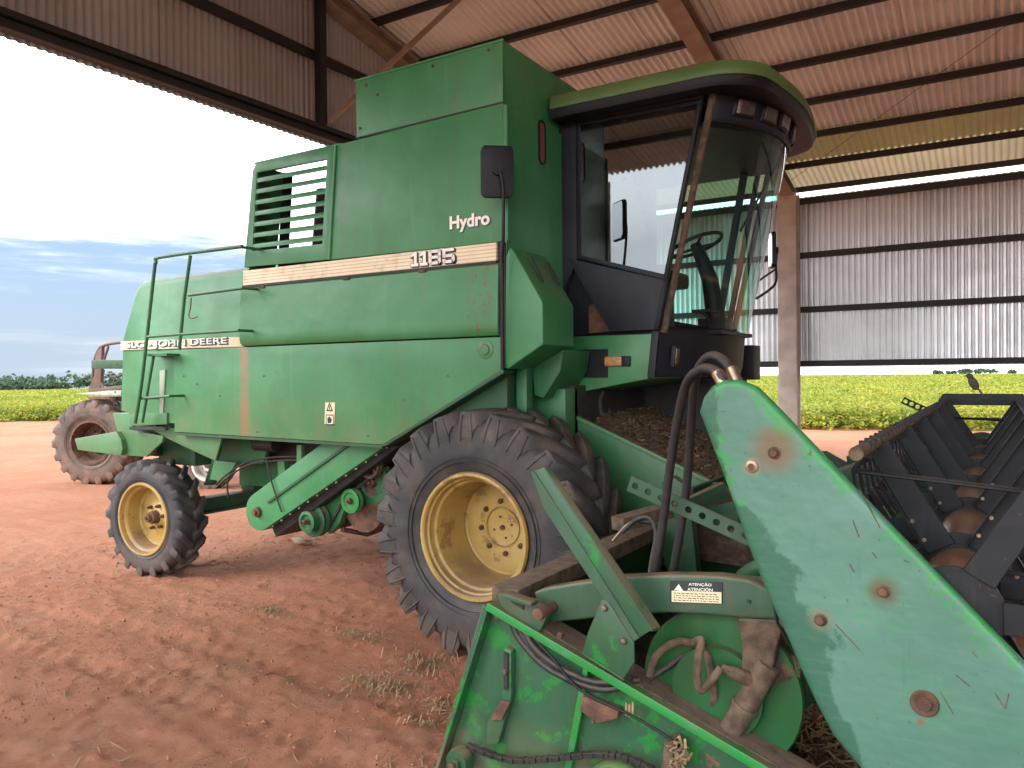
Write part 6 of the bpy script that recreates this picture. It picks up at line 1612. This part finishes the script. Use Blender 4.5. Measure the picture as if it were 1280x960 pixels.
# ------------------------------------------------------------------ bird on the reel
bx, by, bz = (-0.160, 7.480, 1.590)
b = MB()
def blob(c, r, sx, seg=12):
    c = Vector(c); prof = [(max(0.0, r[1] * math.sin(math.pi * k / seg)), -r[0] * math.cos(math.pi * k / seg)) for k in range(seg + 1)]
    prof[0] = (0, prof[0][1]); prof[-1] = (0, prof[-1][1]); b.lathe(prof, c, sx, 14)
blob((bx, by, bz + 0.065), (0.062, 0.034), (-0.45, 0.1, 0.85))
blob((bx - 0.028, by, bz + 0.125), (0.026, 0.022), (-1, 0, 0.2))
b.cyl((bx - 0.05, by, bz + 0.127), (bx - 0.075, by, bz + 0.124), 0.006, 0.001, 6)
b.ext([(bx + 0.018, by - 0.012, bz + 0.03), (bx + 0.03, by - 0.012, bz + 0.04), (bx + 0.075, by - 0.014, bz - 0.03), (bx + 0.06, by - 0.014, bz - 0.035)], (0, 0.026, 0))
for s_ in (-0.010, 0.010): b.tube([(bx, by + s_, bz + 0.035), (bx - 0.006, by + s_, bz + 0.015), (bx - 0.002, by + s_, bz - 0.002)], 0.003, 5); b.tube([(bx - 0.02, by + s_, bz), (bx + 0.01, by + s_, bz)], 0.0025, 5)
bd = b.build('bird', M['bird'], None, 0)
tag(bd, 'small brown bird perched on the far end of the black reel', 'bird')

# ------------------------------------------------------------------ litter on the ground
def gz(x, y): return float(ground_z(np.array([x]), np.array([y]))[0])
lx, ly = (-6.169, 5.718)
b = MB(); random.seed(8)
lp = [(-0.16, 0.02), (-0.07, 0.10), (0.03, 0.06), (0.10, 0.09), (0.17, 0.01), (0.09, -0.03), (0.03, -0.06), (-0.06, -0.03)]
top = [(lx + x, ly + y, gz(lx, ly) + 0.03 + 0.09 * abs(x) + 0.25 * y * (1 if x < 0 else 0.4)) for x, y in lp]
mid = b.bm.verts.new((lx, ly + 0.01, gz(lx, ly) + 0.055)); vs = [b.bm.verts.new(p) for p in top]
for i in range(len(vs)): b.bm.faces.new((mid, vs[i], vs[(i + 1) % len(vs)]))
lf = b.build('dry_leaf', M['leafdry'], None, smooth=60)
so = lf.modifiers.new('thick', 'SOLIDIFY'); so.thickness = 0.004
tag(lf, 'curled pale dry leaf on the dirt under the harvester', 'leaf')
def tuft(px, rad, n, label, hgt=0.05, Ls=0.14):
    cx, cy = px; out = []
    for k in range(n):
        x = cx + random.gauss(0, rad); y = cy + random.gauss(0, rad * 0.6); z = gz(x, y)
        a = random.uniform(0, 6.28); L = Ls * random.uniform(0.4, 1.2); dx, dy = math.cos(a) * L, math.sin(a) * L; hz = abs(random.gauss(0, hgt)); w = 0.0024
        p = [Vector((x, y, z + 0.004)), Vector((x + dx * 0.5, y + dy * 0.5, z + hz + 0.008)), Vector((x + dx, y + dy, max(z + 0.004, z + hz * random.uniform(0.1, 1.2))))]
        sdv = Vector((-math.sin(a), math.cos(a), 0)) * w
        for q0, q1 in zip(p, p[1:]): out.append([q0 - sdv, q1 - sdv, q1 + sdv, q0 + sdv])
    o = quads_mesh('straw_tuft', np.array([[tuple(v) for v in q] for q in out]), M['straw'])
    return tag(o, label, 'straw', 'straw tufts on the dirt')
random.seed(21)
tuft((-3.004, 3.375), 0.128, 195, 'largest dry straw tuft on the dirt left of the header corner', 0.018, 0.081)
tuft((-4.630, 3.992), 0.093, 117, 'flat greyish straw tuft on open dirt between the two near wheels', 0.009, 0.062)
tuft((-3.613, 3.904), 0.111, 104, 'thin straw tuft beside the near front tyre', 0.013, 0.074)
tuft((-2.927, 3.721), 0.111, 143, 'straw tuft against the foot of the near front tyre', 0.023, 0.093)
tuft((-2.462, 3.296), 0.085, 78, 'sparse straw tuft next to the header end sheet', 0.013, 0.074)
tuft((-2.453, 3.081), 0.051, 44, 'tiny straw tuft in the bare dirt nearest the camera', 0.018, 0.056)
tuft((-5.950, 4.649), 0.111, 78, 'flattened straw tuft behind the small rear wheel', 0.009, 0.062)
# scattered bits
n = 11000
x = rng.uniform(-9, 0.3, n); y = rng.uniform(0.9, 7.5, n); keep = fbm(x * 0.8, y * 0.8, 31, 4) + rng.normal(0, 0.10, n) > 0.50
x, y = x[keep], y[keep]; n = len(x); z = ground_z(x, y) + 0.004
a = rng.uniform(0, 6.28, n); L = rng.uniform(0.008, 0.045, n) * rng.choice([1, 1, 1, 2.0], n); e = np.stack([np.cos(a), np.sin(a), rng.normal(0, 0.12, n)], -1) * L[:, None]
f_ = np.stack([-np.sin(a), np.cos(a), rng.normal(0, 0.3, n)], -1) * 0.0016; c = np.stack([x, y, z + 0.2 * np.abs(e[:, 2])], -1)
o = quads_mesh('straw_litter', np.stack([c - e - f_, c + e - f_, c + e + f_, c - e + f_], 1), M['straw'])
tag(o, 'bits of dry straw scattered over the red dirt', None, None, 'stuff')
# clods and small stones
n = 26000
x = rng.uniform(-8, 0.0, n); y = 1.0 + 6.5 * rng.uniform(0, 1, n) ** 1.3; r_ = 0.003 + 0.020 * rng.beta(1, 9, n)
keep = fbm(x * 1.1, y * 1.1, 41, 4) + rng.normal(0, 0.12, n) > 0.45
x, y, r_ = x[keep], y[keep], r_[keep]; n = len(x)
tet = np.array([[0, 0, 1.0], [0.9, 0.2, -0.2], [-0.5, 0.8, -0.1], [-0.4, -0.85, 0.0], [0.3, -0.2, -0.7]]); tri = [(0, 1, 2), (0, 2, 3), (0, 3, 1), (4, 2, 1), (4, 3, 2), (4, 1, 3)]
V = []
for k in range(n):
    sc3 = r_[k] * rng.uniform(0.6, 1.3, 3); ang_ = rng.uniform(0, 6.28); cc, ss = math.cos(ang_), math.sin(ang_)
    P_ = tet * sc3; P_ = np.stack([P_[:, 0] * cc - P_[:, 1] * ss, P_[:, 0] * ss + P_[:, 1] * cc, P_[:, 2]], -1) + rng.normal(0, 0.15 * r_[k], (5, 3)); V.append(P_)
zz = ground_z(x, y)
V = np.array(V) + np.stack([x, y, zz + r_ * 0.3], -1)[:, None, :]
F = np.array([[V[k][i] for i in t] for k in range(n) for t in tri])
o = quads_mesh('dirt_clods', F, M['clod'], None, 3)
tag(o, 'small red dirt clods and pebbles on the yard', None, None, 'stuff')
